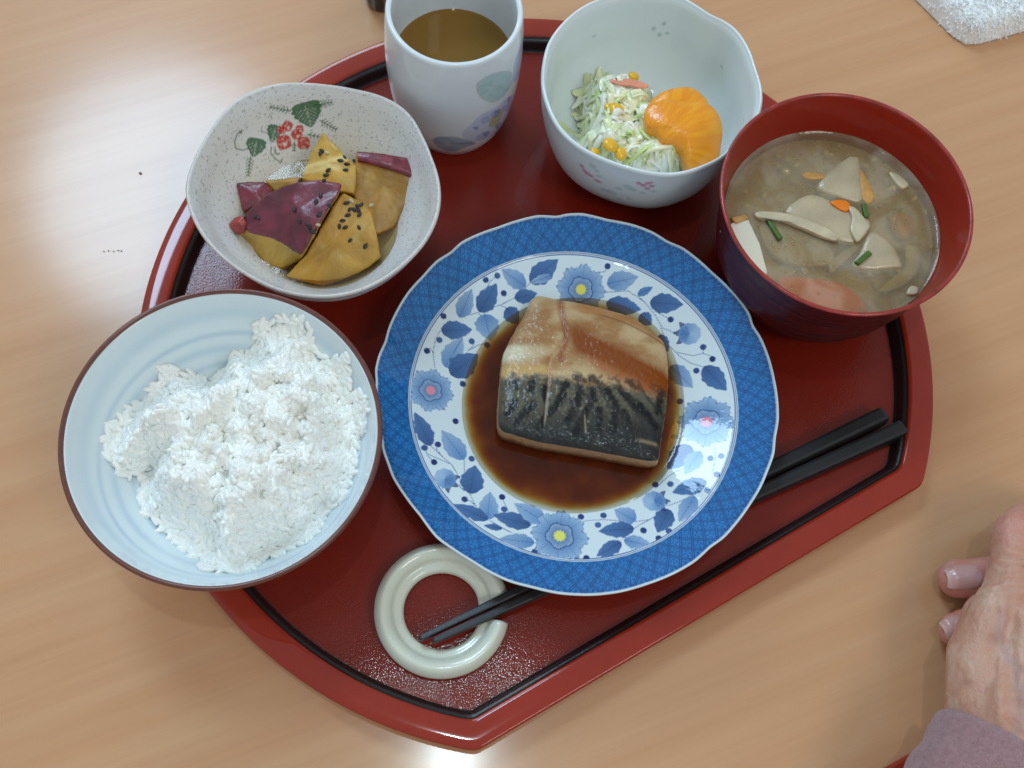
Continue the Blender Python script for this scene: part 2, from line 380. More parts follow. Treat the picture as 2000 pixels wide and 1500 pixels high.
    for cr_, pts in stems:
        q = np.array([on_plate(*cr_(*p)) for p in pts]); dd = np.full(x.shape, 1.0)
        for i in range(len(q) - 1):
            ab = q[i + 1] - q[i]; tt = np.clip(((x - q[i][0]) * ab[0] + (y - q[i][1]) * ab[1]) / (ab @ ab), 0, 1)
            dd = np.minimum(dd, np.hypot(x - q[i][0] - tt * ab[0], y - q[i][1] - tt * ab[1]))
        cc = mixc(cc, S(60, 90, 150), soft(dd - .00016) * .85)
    for cr_, (bx, by, tx, ty, wd, dk) in leaves:
        b_ = on_plate(*cr_(bx, by)); t_ = on_plate(*cr_(tx, ty)); t_ = b_ + (t_ - b_) * 1.07; ax = t_ - b_; Ln = np.hypot(*ax); ax = ax / Ln; nn = np.array([-ax[1], ax[0]])
        s = ((x - b_[0]) * ax[0] + (y - b_[1]) * ax[1]) / Ln; q = (x - b_[0]) * nn[0] + (y - b_[1]) * nn[1]
        ss = np.clip(s, 0, 1); hw = wd * 1.2 * px * .5 * np.sin(PI * ss ** .75) ** .85 * (1 + .06 * np.sin(ss * 26))
        msk = soft(np.abs(q) - hw) * ((s > 0) & (s < 1))
        base = mixc(dark * .6 + mid * .4 if dk > .7 else mid, lt if dk < .7 else mid, np.clip(ss * .8 + np.abs(q) / (wd * px) * .5, 0, 1))
        base = base * (1.25 - .45 * dk)
        vein = np.maximum(soft(np.abs(q) - .0001), soft(np.abs(((np.abs(q) * 1.3 - ss * Ln) / .0014) % 1 - .5) * .0014 - .0001) * .5 * (ss > .15) * (ss < .85))
        base = mixc(base, dark, vein * .65)
        cc = mixc(cc, base, msk)
    for cr_, (dx, dy, dk) in dots:
        q = on_plate(*cr_(dx, dy)); r_ = np.hypot(x - q[0], y - q[1])
        cc = mixc(cc, dark * dk + mid * (1 - dk), soft(r_ - .0014))
    for cr_, (bx, by), rad, an in buds:
        q = on_plate(*cr_(bx, by)); r_ = np.hypot(x - q[0], y - q[1]) / (rad * px); a_ = np.arctan2(y - q[1], x - q[0]) - an
        spike = (r_ < 1.5 - .5 * np.abs(np.sin(a_ * 4))) & (np.cos(a_) > .55) & (r_ > .5)
        cc = mixc(cc, dark, spike * .85)
        bc = mixc(mid, lt, np.clip(.5 - .5 * np.cos(a_) + .2 * (r_ - .5), 0, 1)); bc = mixc(bc, dark, (np.cos(a_) > .3) * (r_ < .8) * .35 * (.5 + .5 * np.sin(a_ * 12)))
        cc = mixc(cc, bc, soft((r_ - 1 - .03 * np.sin(a_ * 9)) * rad * px))
    for cr_, (bx, by), rad, cen in flowers:
        q = on_plate(*cr_(bx, by)); r_ = np.hypot(x - q[0], y - q[1]) / (rad * 1.08 * px); a_ = np.arctan2(y - q[1], x - q[0])
        lob = 1 - .13 * np.abs(np.sin(a_ * 4)) ** 3 + .035 * np.sin(a_ * 30)
        pc = mixc(mid * .9, lt * 1.05, np.clip(1.5 * (r_ - .35), 0, 1))
        pc = mixc(pc, dark, np.clip(1 - np.abs(np.sin(a_ * 4)) * 6, 0, 1) * .30 * (r_ > .5))
        pc = mixc(pc, mid * .7, (np.sin(a_ * 34 + 3 * np.sin(a_ * 3)) > .7) * .12 * (r_ > .55))
        pc = mixc(pc, dark, (r_ > lob - .06) * (np.sin(a_ * 22) > .2) * .5)
        inner_ = .50 - .07 * np.abs(np.sin(a_ * 2.5 + 1)) ** 3
        ic = mixc(mid * .7, lt, np.clip(r_ * 2.2 - .3, 0, 1))
        pc = mixc(pc, dark, (np.abs(r_ - inner_) < .03) * .65); pc = mixc(pc, ic, (r_ < inner_ - .02) * 1.0)
        pc = mixc(pc, dark, (r_ < .5) * np.clip(1 - np.abs(np.sin(a_ * 2.5 + 1)) * 8, 0, 1) * .4)
        pc = mixc(pc, cen, sstep(.24, .17, r_ + .02 * np.sin(a_ * 11)))
        cc = mixc(cc, pc, soft((r_ - lob) * rad * px))
    col[idx] = cc
    root = empty('fish_plate', (PC[0], PC[1], FZ), 'blue and white scalloped porcelain plate with peony vine pattern holding the fish', 'plate')
    pm = material('plate_porcelain', rough=0.06, vcol=True, spec=0.42, bump=[(90, .12, .0012)])
    F_ = gridfaces(len(pr), nt)
    mesh('dish', g, F_[:, ::-1].copy() if False else F_, pm, root, col=col)
    return root
make_plate()

# ------------------------------------------------------------------ sauce on the plate
def make_sauce():
    zs = FZ + .0079
    q = np.array([P(x, y, zs)[:2] for x, y in [(905,760),(925,700),(975,635),(1030,600),(1120,585),(1220,600),(1290,650),(1325,730),(1335,810),(1318,890),(1280,955),(1200,990),(1120,1003),(1040,990),(960,940),(915,865)]])
    ctr = np.array([PC[0], PC[1]])
    nt, nr = 240, 60; t = np.linspace(0, 2 * PI, nt, endpoint=False)
    qq = q - ctr; a = np.arctan2(qq[:, 1], qq[:, 0]); r = np.hypot(*qq.T); o = np.argsort(a)
    Rr = np.interp(t, np.r_[a[o] - 2 * PI, a[o], a[o] + 2 * PI], np.tile(r[o], 3))
    k = np.exp(-.5 * (np.arange(-20, 21) / 7.) ** 2); k /= k.sum(); Rr = np.convolve(np.r_[Rr[-20:], Rr, Rr[:20]], k, 'valid')
    s = np.linspace(1, 1e-4, nr)[:, None]; R = Rr[None] * s
    X = ctr[0] + R * np.cos(t); Y = ctr[1] + R * np.sin(t)
    pz = plate_z(R); Z = np.maximum(np.full_like(R, zs), pz + .00012)
    depth = Z - pz + .0001
    depth = depth + .0030 * sstep(.99, .84, s + 0 * R)
    dep = depth[..., None] * 1000
    dep = dep * (.45 + 1.1 * fbm(X * 110, Y * 110, seed=8)[..., None])
    col = np.exp(-dep * np.array([.42, 1.0, 2.4]) * .46)
    m = liquid('soy_sauce', (1, 1, 1), murk=.18, murk_col=S(120, 62, 26), vcol=True, rough=.05)
    tag(mesh('simmering_sauce', np.stack([X, Y, Z], -1), gridfaces(nr, nt), m, col=col), 'brown soy sauce pool on the blue and white plate around the fish', 'sauce')
make_sauce()

# ------------------------------------------------------------------ fish fillet
def make_fish():
    c6 = crop(940, 550, 3.845)
    out = [(410,95),(590,118),(780,150),(940,190),(1100,238),(1200,290),(1290,370),(1370,440),(1397,560),(1402,700),(1388,880),(1368,1050),(1340,1220),(1325,1335),(1290,1352),(1200,1345),(1050,1318),(800,1272),(550,1232),(400,1205),(250,1160),(145,1118),(128,1000),(145,750),(165,560),(200,470),(260,350),(330,230)]
    o = smooth_poly(out, 6); n = len(o); ctr = np.array([760., 740.])
    nr = 150; s = np.linspace(0.0001, 1, nr)
    # denser resampling around the outline
    tt = np.linspace(0, n, 620, endpoint=False); i0 = tt.astype(int) % n; fr = (tt - tt.astype(int))[:, None]
    O = o[i0] * (1 - fr) + o[(i0 + 1) % n] * fr
    cp = ctr + (O - ctr)[None] * s[:, None, None]              # (nr, n, 2) crop coordinates
    zb = FZ + .0072
    ztop = .0205
    # height: dome, thicker towards the dark back (bottom), thin at the belly (top)
    yy = cp[..., 1] / 1350.
    hh = .0072 + .0040 * sstep(.1, .75, yy) 
    dome = (1 - s[:, None] ** 16) * .0014 + (1 - s[:, None] ** 3) * .0014
    X = np.zeros(cp.shape[:2]); Y = X.copy(); Z = X.copy()
    flesh_bump = .0006 * fbm(cp[..., 0] / 110, cp[..., 1] / 60, seed=2) + .00035 * fbm(cp[..., 0] / 22, cp[..., 1] / 22, seed=6)
    cutx = 600 - 120 * sstep(400, 560, cp[..., 1]) 
    score = np.exp(-((cp[..., 0] - (590 + 40 * sstep(200, 400, cp[..., 1]) - 130 * sstep(400, 640, cp[..., 1]) - 30 * sstep(640, 1100, cp[..., 1]))) / 14) ** 2) * (cp[..., 1] < 1120)
    zz = hh + dome + flesh_bump - .0004 * score
    A0 = np.array(P(*c6(0, 0), zb + .012)); AX = np.array(P(*c6(1500, 0), zb + .012)) - A0; AY = np.array(P(*c6(0, 1500), zb + .012)) - A0
    # perspective is gentle over the fillet: project each vertex exactly
    sx = 940 + cp[..., 0] / 3.845; sy = 550 + cp[..., 1] / 3.845
    R_ = np.array(ROT)
    d = np.stack([(sx - 1000) / F, -(sy - 750) / F, -np.ones_like(sx)], -1) @ R_.T
    zw = zb + zz
    t_ = (zb + .0105 - H) / d[..., 2]
    X = d[..., 0] * t_; Y = d[..., 1] * t_
    G = np.stack([X, Y, zw], -1)
    x, y = cp[..., 0], cp[..., 1]
    # ---- colours in the skin's own coordinates
    n1 = fbm(x / 60, y / 60, seed=11); n2 = fbm(x / 18, y / 18, seed=12); n3 = fbm(x / 200, y / 90, seed=13)
    belly = mixc(S(196, 168, 124), S(160, 114, 66), sstep(.30, .75, n3)); belly = mixc(belly, S(176, 128, 84), sstep(.6, .8, n2) * .3)
    silver = mixc(belly, S(210, 202, 172), (sstep(440, 520, y) * sstep(640, 560, y) * sstep(520, 260, x)) * .8)
    brown = S(132, 64, 4)
    # glaze band running from upper middle to the right
    yc = 430 + (x - 700) * .52; gl = np.exp(-((y - yc) / (120 + .0 * x)) ** 2) * sstep(600, 740, x) * sstep(1500, 1350, x)
    cl = mixc(silver, brown, np.clip(gl * 1.35, 0, 1))
    cl = mixc(cl, S(160, 80, 22), np.exp(-((y - yc - 120) / 60) ** 2) * sstep(760, 900, x) * .6)
    # brown belly edge at the upper right
    ye = 130 + (x - 600) ** 2 * .00044 + 60; edge = sstep(70, 0, np.abs(y - (ye - 25))) * sstep(640, 760, x)
    cl = mixc(cl, S(172, 112, 58), edge * .75); cl = mixc(cl, S(100, 56, 26), np.exp(-((y - ye - 14) / 8) ** 2) * sstep(800, 950, x) * .6)
    stain = np.exp(-(((x - (600 + 35 * sstep(150, 400, y) - 40 * sstep(450, 560, y))) / 26) ** 2)) * (y < 620)
    cl = mixc(cl, S(140, 70, 34), stain * .8)
    cl = mixc(cl, S(196, 158, 88), (sstep(620, 660, y) * sstep(740, 690, y) * sstep(560, 420, x)) * .75)
    # dark back with mackerel bars
    yb = 715 + 60 * sstep(500, 900, x) + 80 * sstep(900, 1400, x) + (n1 - .5) * 60 + (n2 - .5) * 40
    dk = sstep(-25, 55, y - yb)
    bars = np.sin((x - (y - 700) * (.25 + .0006 * (x - 400)) + (n1 - .5) * 170) / 21.)
    bars2 = sstep(.0, .8, bars + (n2 - .5) * 1.2) * sstep(1050, 900, y)
    backc = mixc(S(86, 82, 66), S(26, 28, 30), np.clip(bars2 * .35 + sstep(900, 1180, y) * .95, 0, 1))
    backc = mixc(backc, S(122, 108, 76), np.clip((n2 - .5) * 3.5, 0, 1) * sstep(1100, 850, y) * .8)
    backc = mixc(backc, S(60, 66, 70), np.clip((n1 - .52) * 4, 0, 1) * sstep(700, 1000, y) * .35)
    for br in [[(235,715),(262,800)],[(382,735),(368,840)],[(470,815),(482,905)],[(640,765),(605,850),(575,930)],[(735,830),(705,960),(640,1070)],[(700,735),(765,762)],[(825,830),(842,905)],[(815,745),(885,785)],
               [(920,815),(985,905),(1012,1000)],[(1020,815),(1100,905),(1150,965),(1235,1030)],[(1100,770),(1150,815)],[(250,930),(195,1015)],[(390,940),(320,1010),(260,1080)],[(560,960),(470,1040),(420,1120)],[(800,960),(735,1080),(700,1150)],[(1180,950),(1250,1040),(1300,1110)],[(880,980),(870,1110)],[(990,1030),(980,1140)],[(1060,1000),(1110,1130)],[(1340,860),(1320,990)]]:
        q_ = np.array(br, float); dd = np.full(x.shape, 1e9)
        for i in range(len(q_) - 1):
            ab = q_[i + 1] - q_[i]; tt_ = np.clip(((x - q_[i][0]) * ab[0] + (y - q_[i][1]) * ab[1]) / (ab @ ab), 0, 1)
            dd = np.minimum(dd, np.hypot(x - q_[i][0] - tt_ * ab[0], y - q_[i][1] - tt_ * ab[1]))
        k_ = sstep(44, 12, dd + (n2 - .5) * 30)
        backc = mixc(backc, S(6, 6, 8), k_ * .95); dk = np.maximum(dk, k_ * .8)
    cl = mixc(cl, backc, dk)
    # early spots on the gold band
    sp = sstep(.0, .6, bars - .2) * sstep(-90, -10, y - yb) * (x > 650)
    cl = mixc(cl, S(44, 40, 36), sp * .6)
    # pale score lines
    l1 = np.exp(-((x - (520 - (y - 650) * .11)) / 9) ** 2) * sstep(560, 640, y) * sstep(1120, 1040, y)
    l2 = np.exp(-((x - (768 + (y - 1000) * .05)) / 5) ** 2) * sstep(1000, 1040, y) * sstep(1180, 1130, y)
    cl = mixc(cl, S(190, 130, 90), l1 * .8 * sstep(900, 700, y)); cl = mixc(cl, S(170, 158, 130), np.clip(l1 * sstep(760, 900, y) + l2, 0, 1) * .7)
    cl = mixc(cl, S(150, 130, 100), np.exp(-((y - 1210 - (x - 1170) * .2) / 14) ** 2) * sstep(1150, 1190, x) * sstep(1330, 1300, x) * .7)
    root = empty('fish_fillet', tuple(G[0, 0]) [:2] + (zb,), 'simmered mackerel fillet with black barred skin lying in brown sauce', 'fish')
    sk = material('fish_skin', rough=0.5, vcol=True, spec=.2, bump=[(700, .35, .0002), (1900, .3, .00015)], sss=.0, coat=.35, coat_rough=.1)
    mesh('skin', G, gridfaces(nr, 620)[:, ::-1].copy(), sk, root, col=cl)
    # flesh: the cut sides under the skin
    ring = G[-1]; cx_, cy_ = ring[:, 0].mean(), ring[:, 1].mean()
    rows = []; cols = []
    for k, (ins, dz) in enumerate([(.9995, 0), (1.004, -.0008), (1.012, -.0022), (1.016, -.004), (1.010, -.007), (.99, -.012)]):
        v = ring.copy(); v[:, 0] = cx_ + (v[:, 0] - cx_) * ins; v[:, 1] = cy_ + (v[:, 1] - cy_) * ins; v[:, 2] += dz
        v[:, :2] += (fbm(v[:, 0] * 500, v[:, 1] * 500, k * 1.7, seed=4) - .5)[:, None] * .0008 * (k > 0)
        rows.append(v); cols.append(np.tile(S(178, 136, 98) if k < 4 else S(140, 92, 58), (len(v), 1)))
    rows.append(np.tile([[cx_, cy_, ring[:, 2].mean() - .012]], (620, 1))); cols.append(cols[-1])
    fm = material('fish_flesh', rough=.45, vcol=True, bump=[(600, .6, .0006)], sss=.15, coat=.2)
    mesh('flesh', np.array(rows), gridfaces(len(rows), 620), fm, root, col=np.array(cols))
make_fish()

# ------------------------------------------------------------------ rice bowl and rice
RC = (-.1077, .1338); RZ = FZ + .058; RR = .1439 * (H - RZ) + .0003
rice_in = [(RR - .0016, .0578), (RR - .0024, .0560), (.0560, .0460), (.0490, .0340), (.0400, .0230), (.028, .0150), (.014, .0115), (0, .0105)]
_ri = resample(rice_in, .0008)[::-1]
def bowl_z(r): return FZ + np.interp(r, _ri[:, 0], _ri[:, 1])
def make_rice_bowl():
    root = empty('rice_bowl', (*RC, FZ), 'wide pale blue rice bowl with thin brown rim at the left of the tray', 'bowl')
    nt = 300
    outp = [(.0215, .0050), (.0220, 0), (.0242, 0), (.0248, .0050), (.034, .0100), (.0440, .0200), (.0520, .0330), (.0575, .0455), (RR - .0004, .0560)]
    pr = np.vstack([resample(outp, .001), resample(rice_in, .0005)[2:]])
    g, t = lathe((*RC, FZ), pr, nt)
    # thin turned rings in pale blue under the glaze
    r = pr[:, 0][:, None] + 0 * g[..., 0]; T = t[None] + 0 * r
    col = np.zeros(g.shape); col[:] = S(222, 234, 238)
    inn = np.zeros(r.shape, bool); inn[len(resample(outp, .001)):] = True
    for rr, wd, am in ((.0555, .0014, .22), (.0518, .0007, .35), (.0470, .0012, .30), (.0425, .0008, .25), (.038, .0015, .3), (.032, .001, .3)):
        rw = rr + .0006 * np.sin(T + rr * 900)
        col = mixc(col, S(140, 174, 206), np.exp(-((r - rw) / wd) ** 2) * am * (.7 + .6 * vnoise(T * 3, r * 0, seed=2)) * inn)
    col[~inn] = S(206, 214, 214)
    m = material('pale_porcelain', rough=.12, vcol=True, spec=.5, bump=[(60, .1, .001)])
    mesh('bowl', g, gridfaces(len(pr), nt), m, root, col=col)
    rim = resample([(RR - .0006, .0552), (RR + .0001, .0566), (RR + .0001, .0578), (RR - .0006, .0586), (RR - .0014, .0583), (RR - .0019, .0572)], .0003)
    g, t = lathe((*RC, FZ), rim, nt)
    mesh('rim', g, gridfaces(len(rim), nt), material('brown_glaze', S(108, 62, 52), rough=.22, var=(300, .12)), root)
make_rice_bowl()
def make_rice():
    c1 = crop(100, 550, 2.4194)
    o = [(980,205),(1060,210),(1160,210),(1240,270),(1240,340),(1340,380),(1410,410),(1400,520),(1460,560),(1490,610),(1470,680),(1440,760),(1430,850),(1400,920),(1370,1000),(1290,1040),(1270,1110),(1220,1180),(1110,1230),(1060,1255),(960,1280),(940,1335),(800,1355),(690,1325),(700,1265),(620,1240),(560,1180),(470,1110),(400,1040),(370,920),(390,860),(280,860),(250,800),(245,680),(330,580),(430,490),(510,370),(620,370),(720,400),(830,290),(930,290)]
    poly = np.array([P(*c1(*p), .046)[:2] for p in o])
    def top(x, y):
        d = polydist(poly, x, y); ins = inside(poly, x, y); d = np.where(ins, d, -d)
        r = np.hypot(x - RC[0], y - RC[1]); zb = bowl_z(r)
        n = fbm(x * 62, y * 62, seed=21, o=2); n2 = fbm(x * 150, y * 150, seed=22, o=2)
        ht = .0570 + (n - .5) * .022 + (n2 - .5) * .016 - .6 * np.maximum(r - .03, 0) * .35
        return zb + (np.maximum(ht - zb, .003)) * sstep(-.004, .021, d), d
    # mound under the grains
    nt, nr = 140, 60; ctr = poly.mean(0)
    t = np.linspace(0, 2 * PI, nt, endpoint=False); g = []
    rad = []
    for a in t:                                     # star distance to the outline
        s_ = np.linspace(0, .06, 200); xs = ctr[0] + s_ * np.cos(a); ys = ctr[1] + s_ * np.sin(a)
        k = inside(poly, xs, ys); rad.append(s_[k].max())
    rad = np.array(rad)
    for s_ in np.linspace(1, 1e-3, nr):
        x = ctr[0] + rad * s_ * np.cos(t); y = ctr[1] + rad * s_ * np.sin(t)
        z, d = top(x, y); z = np.maximum(z - .0005, bowl_z(np.hypot(x - RC[0], y - RC[1])) + .0002)
        g.append(np.stack([x, y, z], -1))
    rm = material('cooked_rice', S(251, 251, 245), rough=.3, spec=.5, sss=.0, sss_rad=(1, .95, .85), sss_scale=.005, coat=.5, coat_rough=.15, bump=[(900, .15, .0002)])
    g = [np.c_[g[0][:, :2] * .98 + ctr * .02, g[0][:, 2] - .0022], np.c_[g[0][:, :2] * .5 + ctr * .5, np.full(nt, FZ + .013)], np.tile([[*ctr, FZ + .0125]], (nt, 1))][::-1] + g; nr += 3
    V = [np.array(g).reshape(-1, 3)]; Fq = gridfaces(nr, nt)
    F3 = [np.vstack([Fq[:, [0, 1, 2]], Fq[:, [0, 2, 3]]])]
    bm = bmesh.new(); bmesh.ops.create_icosphere(bm, subdivisions=2, radius=1)
    iv = np.array([v.co[:] for v in bm.verts]); it = np.array([[v.index for v in f.verts] for f in bm.faces]); bm.free()
    iv = iv * [1.12, .43, .40]; iv[:, 1] += .10 * (iv[:, 0] ** 2)       # slightly bent short grain
    off = len(V[0]); cnt = 0
    mn, mxx = poly.min(0) - .001, poly.max(0) + .001
    while cnt < 3900:
        x, y = rng.uniform(mn[0], mxx[0], 400), rng.uniform(mn[1], mxx[1], 400)
        z, d = top(x, y); ok = d > -.0006
        h = .0006
        zx = (top(x + h, y)[0] - z) / h; zy = (top(x, y + h)[0] - z) / h
        for i in np.where(ok)[0]:
            nrm = Vector((-zx[i], -zy[i], 1.2)).normalized()
            nrm = (nrm + Vector(rng.normal(0, .16, 3))).normalized()
            q = nrm.to_track_quat('Z', 'X') @ Matrix.Rotation(rng.uniform(0, 2 * PI), 3, 'Z').to_quaternion()
            L_ = rng.uniform(.0026, .0033); M = np.array(q.to_matrix()) * L_
            depth = rng.uniform(-.0010, .0001)
            p = np.array([x[i], y[i], z[i]]) + np.array(nrm) * depth
            rr_ = math.hypot(p[0] - RC[0], p[1] - RC[1]); p[2] = max(p[2], float(bowl_z(rr_)) + .001)
            V.append(iv @ M.T + p); F3.append(it + off); off += len(iv); cnt += 1
    o_ = mesh('steamed_rice', np.vstack(V), np.vstack(F3), rm)
    tag(o_, 'mound of steamed white rice in the pale blue bowl', 'rice', kind='stuff')
make_rice()

# ------------------------------------------------------------------ miso soup bowl
SC = (.1276, .2737); SZ = FZ + .070; SR = .1307 * (H - SZ)
soup_in = [(SR - .0018, .0694), (.0500, .0600), (.0478, .0480), (.0455, .0340), (.040, .0200), (.030, .0120), (.012, .0095), (0, .009)]
SL = FZ + .0490
def make_soup_bowl():
    root = empty('soup_bowl', (*SC, FZ), 'dark red lacquer soup bowl with brushed rings, full of miso soup', 'bowl')
    nt = 300
    outp = [(.0255, .0030), (.0260, 0), (.0285, 0), (.0292, .0035), (.0370, .0090), (.0430, .0180), (.0470, .0310), (.0495, .0460), (.0515, .0600), (SR - .0008, .0685)]
    pr = resample(outp, .0008); g, t = lathe((*SC, FZ), pr, nt, lambda T, r: 1 + .0025 * np.sin(r * 2600 + .0 * T) * (r > .035))
    z = pr[:, 1][:, None] + 0 * g[..., 0]; T = t[None] + 0 * z
    st = fbm(z * 1600, np.cos(T) * 2 + 7, np.sin(T) * 2, seed=31)
    col = mixc(S(98, 20, 18), S(52, 16, 18), sstep(.35, .65, st)); col = mixc(col, S(46, 30, 34), sstep(.60, .72, fbm(z * 500, np.cos(T) * 3, np.sin(T) * 3, seed=33)) * .6)
    mo = material('brushed_lacquer', rough=.5, spec=.15, vcol=True, coat=.2, coat_rough=.2, bump=[(400, .15, .0005)])
    mesh('outer_wall', g, gridfaces(len(pr), nt), mo, root, col=col)
    mi = material('red_lacquer_inside', S(150, 32, 16), rough=.5, spec=.15, coat=.35, coat_rough=.1, var=(30, .05))
    pr = resample(soup_in, .001); g, t = lathe((*SC, FZ), pr, nt); mesh('inner_wall', g, gridfaces(len(pr), nt), mi, root)
    mr = material('rim_lacquer', S(150, 50, 44), rough=.2, var=(150, .35))
    pr = resample([(SR - .0008, .0685), (SR + .0001, .0694), (SR - .0001, .0701), (SR - .0009, .0704), (SR - .0016, .0700), (SR - .0018, .0694)], .0003)
    g, t = lathe((*SC, FZ), pr, nt); mesh('rim', g, gridfaces(len(pr), nt), mr, root)
make_soup_bowl()
def make_soup():
    ri = float(np.interp(SL - FZ, [.034, .048, .060], [.0455, .0478, .0500])) - .00005
    nr, nt = 70, 200; t = np.linspace(0, 2 * PI, nt, endpoint=False); s = np.linspace(1, 1e-3, nr)[:, None]
    X = SC[0] + ri * s * np.cos(t); Y = SC[1] + ri * s * np.sin(t)
    Z = SL + .0008 * sstep(.975, 1, s) + .00025 * (fbm(X * 120, Y * 120, seed=41) - .5)
    m = liquid('miso_broth', (0.86, .72, .46), murk=.38, rough=.04, bump=(500, .12, .0006))
    # cloudy miso: swirls in the murk
    nt_ = m.node_tree; N = nt_.nodes; L = nt_.links
    df = [n for n in N if n.type == 'BSDF_DIFFUSE'][0]
    tc = N.new('ShaderNodeTexCoord'); nz = N.new('ShaderNodeTexNoise'); nz.inputs['Scale'].default_value = 55; nz.inputs['Detail'].default_value = 7; nz.inputs['Distortion'].default_value = .8
    L.new(tc.outputs['Object'], nz.inputs[0]); cr = N.new('ShaderNodeValToRGB'); e = cr.color_ramp.elements
    e[0].position = .40; e[0].color = (*S(168, 150, 116), 1); e[1].position = .62; e[1].color = (*S(206, 196, 170), 1); L.new(nz.outputs[0], cr.inputs[0]); L.new(cr.outputs[0], df.inputs[0])
    tag(mesh('miso_broth', np.stack([X, Y, Z + 0 * X], -1), gridfaces(nr, nt), m), 'cloudy brown miso broth filling the red lacquer bowl', 'soup')
make_soup()
c4s = crop(1370, 170, 2.8855)
def slab(name, pts, z, th, mat, label, cat, group=None, tilt=(0, 0), cr=c4s, sm=4, dome=.0004, bumpy=.0003, colf=None, seed=0, edge_in=.94):
    """a flat piece of food with rounded edges: outline given in the photo, its own thickness"""
    pp = smooth_poly(pts, sm) if sm > 1 else np.array(pts, float)
    W = np.array([P(*cr(*p), z)[:] for p in pp]); c = W.mean(0); n = len(W)
    if name == 'daikon_slice': W = c + (W - c) * 1.08; dome = .0016 if z > SL - .0006 else dome
    rows = []
    for s_, dz in [(edge_in - .02, -th), (.985, -th * .85), (1.0, -th * .5), (.99, -th * .15), (.965, -.00005), (.9, dome * .4), (.75, dome * .7), (.5, dome * .9), (.25, dome), (.01, dome)]:
        v = c + (W - c) * [s_, s_, 1]; v[:, 2] = z + dz + tilt[0] * (v[:, 0] - c[0]) + tilt[1] * (v[:, 1] - c[1])
        v[:, 2] += (fbm(v[:, 0] * 300, v[:, 1] * 300, seed=seed) - .5) * bumpy * 2 * (dz > -th * .2)
        rows.append(v)
    G = np.array(rows)
    col = colf(G) if colf else None
    o = mesh(name, G, gridfaces(len(rows), n)[:, ::-1].copy(), mat, col=col)
    # origin at the piece
    o.data.transform(Matrix.Translation(-Vector(c))); o.location = Vector(c)
    return tag(o, label, cat, group)
DK = material('daikon', S(184, 168, 136), rough=.3, sss=.3, sss_rad=(1, .9, .7), bump=[(300, .4, .0006), (1500, .4, .0003)], var=(70, .16), coat=.8, coat_rough=.08)
ON = material('onion', S(196, 184, 152), rough=.3, sss=.3, bump=[(200, .4, .0006), (1500, .3, .0003)], var=(120, .15), coat=.8, coat_rough=.08)
TF = material('tofu', S(226, 220, 198), rough=.4, sss=.3, bump=[(260, .5, .0007), (900, .3, .0003)])
CA = material('carrot', S(236, 124, 8), rough=.3, sss=.2, var=(120, .1))
CH = material('chive', S(72, 104, 36), rough=.35, var=(400, .2))
AB = material('fried_tofu', S(196, 146, 76), rough=.4, bump=[(500, .6, .0008)], var=(200, .2))
_t = np.linspace(0, 2 * PI, 100, endpoint=False); _s = np.linspace(1, 1e-3, 4)[:, None]
_mb = [o for o in C.objects if o.name == 'miso_broth'][0]
mesh('sediment', np.stack([SC[0] + .0466 * _s * np.cos(_t), SC[1] + .0466 * _s * np.sin(_t), SL - .0045 + 0 * _s * _t], -1), gridfaces(4, 100), material('miso_cloud', S(184, 164, 122), rough=.8, var=(60, .22)), _mb)
slab('daikon_slice', [(880,400),(905,630),(840,640),(740,610),(655,570),(690,510),(780,430)], SL - .0003, .003, DK, 'upright pointed quarter slice of daikon at the middle top of the soup', 'daikon', 'daikon slices in the soup', sm=2)
slab('daikon_slice', [(370,720),(340,790),(360,870),(420,950),(520,990),(620,1000),(735,975),(700,880),(560,800),(450,740)], SL - .0011, .003, DK, 'large half-round daikon slice just under the soup surface, beside the tofu', 'daikon', 'daikon slices in the soup')
slab('daikon_slice', [(590,615),(690,630),(830,700),(930,740),(945,800),(880,870),(760,860),(620,790),(480,705)], SL - .0003, .003, DK, 'broad pinkish daikon slice in the centre of the soup with an onion strip along it', 'daikon', 'daikon slices in the soup', sm=3)
slab('daikon_slice', [(950,820),(1060,880),(1125,1000),(1090,1020),(930,1030),(850,1000),(900,930)], SL - .0003, .003, DK, 'yellowish daikon wedge under a green chive at the right of the soup', 'daikon', 'daikon slices in the soup', sm=3)
slab('daikon_slice', [(735,975),(880,880),(900,890),(800,990),(740,1040)], SL - .0011, .002, DK, 'slim daikon sliver between the half-round slice and the chive wedge', 'daikon', 'daikon slices in the soup', sm=3)
slab('onion_strip', [(310,700),(450,705),(600,745),(740,810),(770,860),(700,850),(560,790),(420,740),(320,735)], SL + .0024, .0020, ON, 'long pale onion strip lying across the central daikon slice', 'onion', 'onion pieces in the soup')
slab('onion_strip', [(830,675),(870,680),(945,770),(935,810),(880,870),(840,800),(850,740)], SL + .0022, .002, ON, 'folded white onion piece at the right end of the central slice', 'onion', 'onion pieces in the soup')
slab('onion_strip', [(1150,900),(1220,890),(1240,960),(1210,1060),(1120,1130),(1000,1150),(1060,1090),(1140,1040),(1170,970)], SL - .0011, .002, ON, 'curved onion strip just under the surface near the right wall', 'onion', 'onion pieces in the soup')
slab('onion_strip', [(1060,475),(1120,500),(1170,550),(1130,570),(1080,520)], SL + .0012, .002, ON, 'small white onion bit at the upper right wall of the soup bowl', 'onion', 'onion pieces in the soup')
slab('onion_strip', [(1180,1120),(1220,1130),(1215,1165),(1160,1165)], SL + .001, .002, ON, 'tiny onion bit at the lower right wall of the soup bowl', 'onion', 'onion pieces in the soup')
slab('tofu_cube', [(195,750),(262,738),(330,880),(375,1050),(300,1100),(170,960),(110,800)], SL + .0016, .003, TF, 'white tofu block at the left wall of the soup bowl', 'tofu', sm=1)
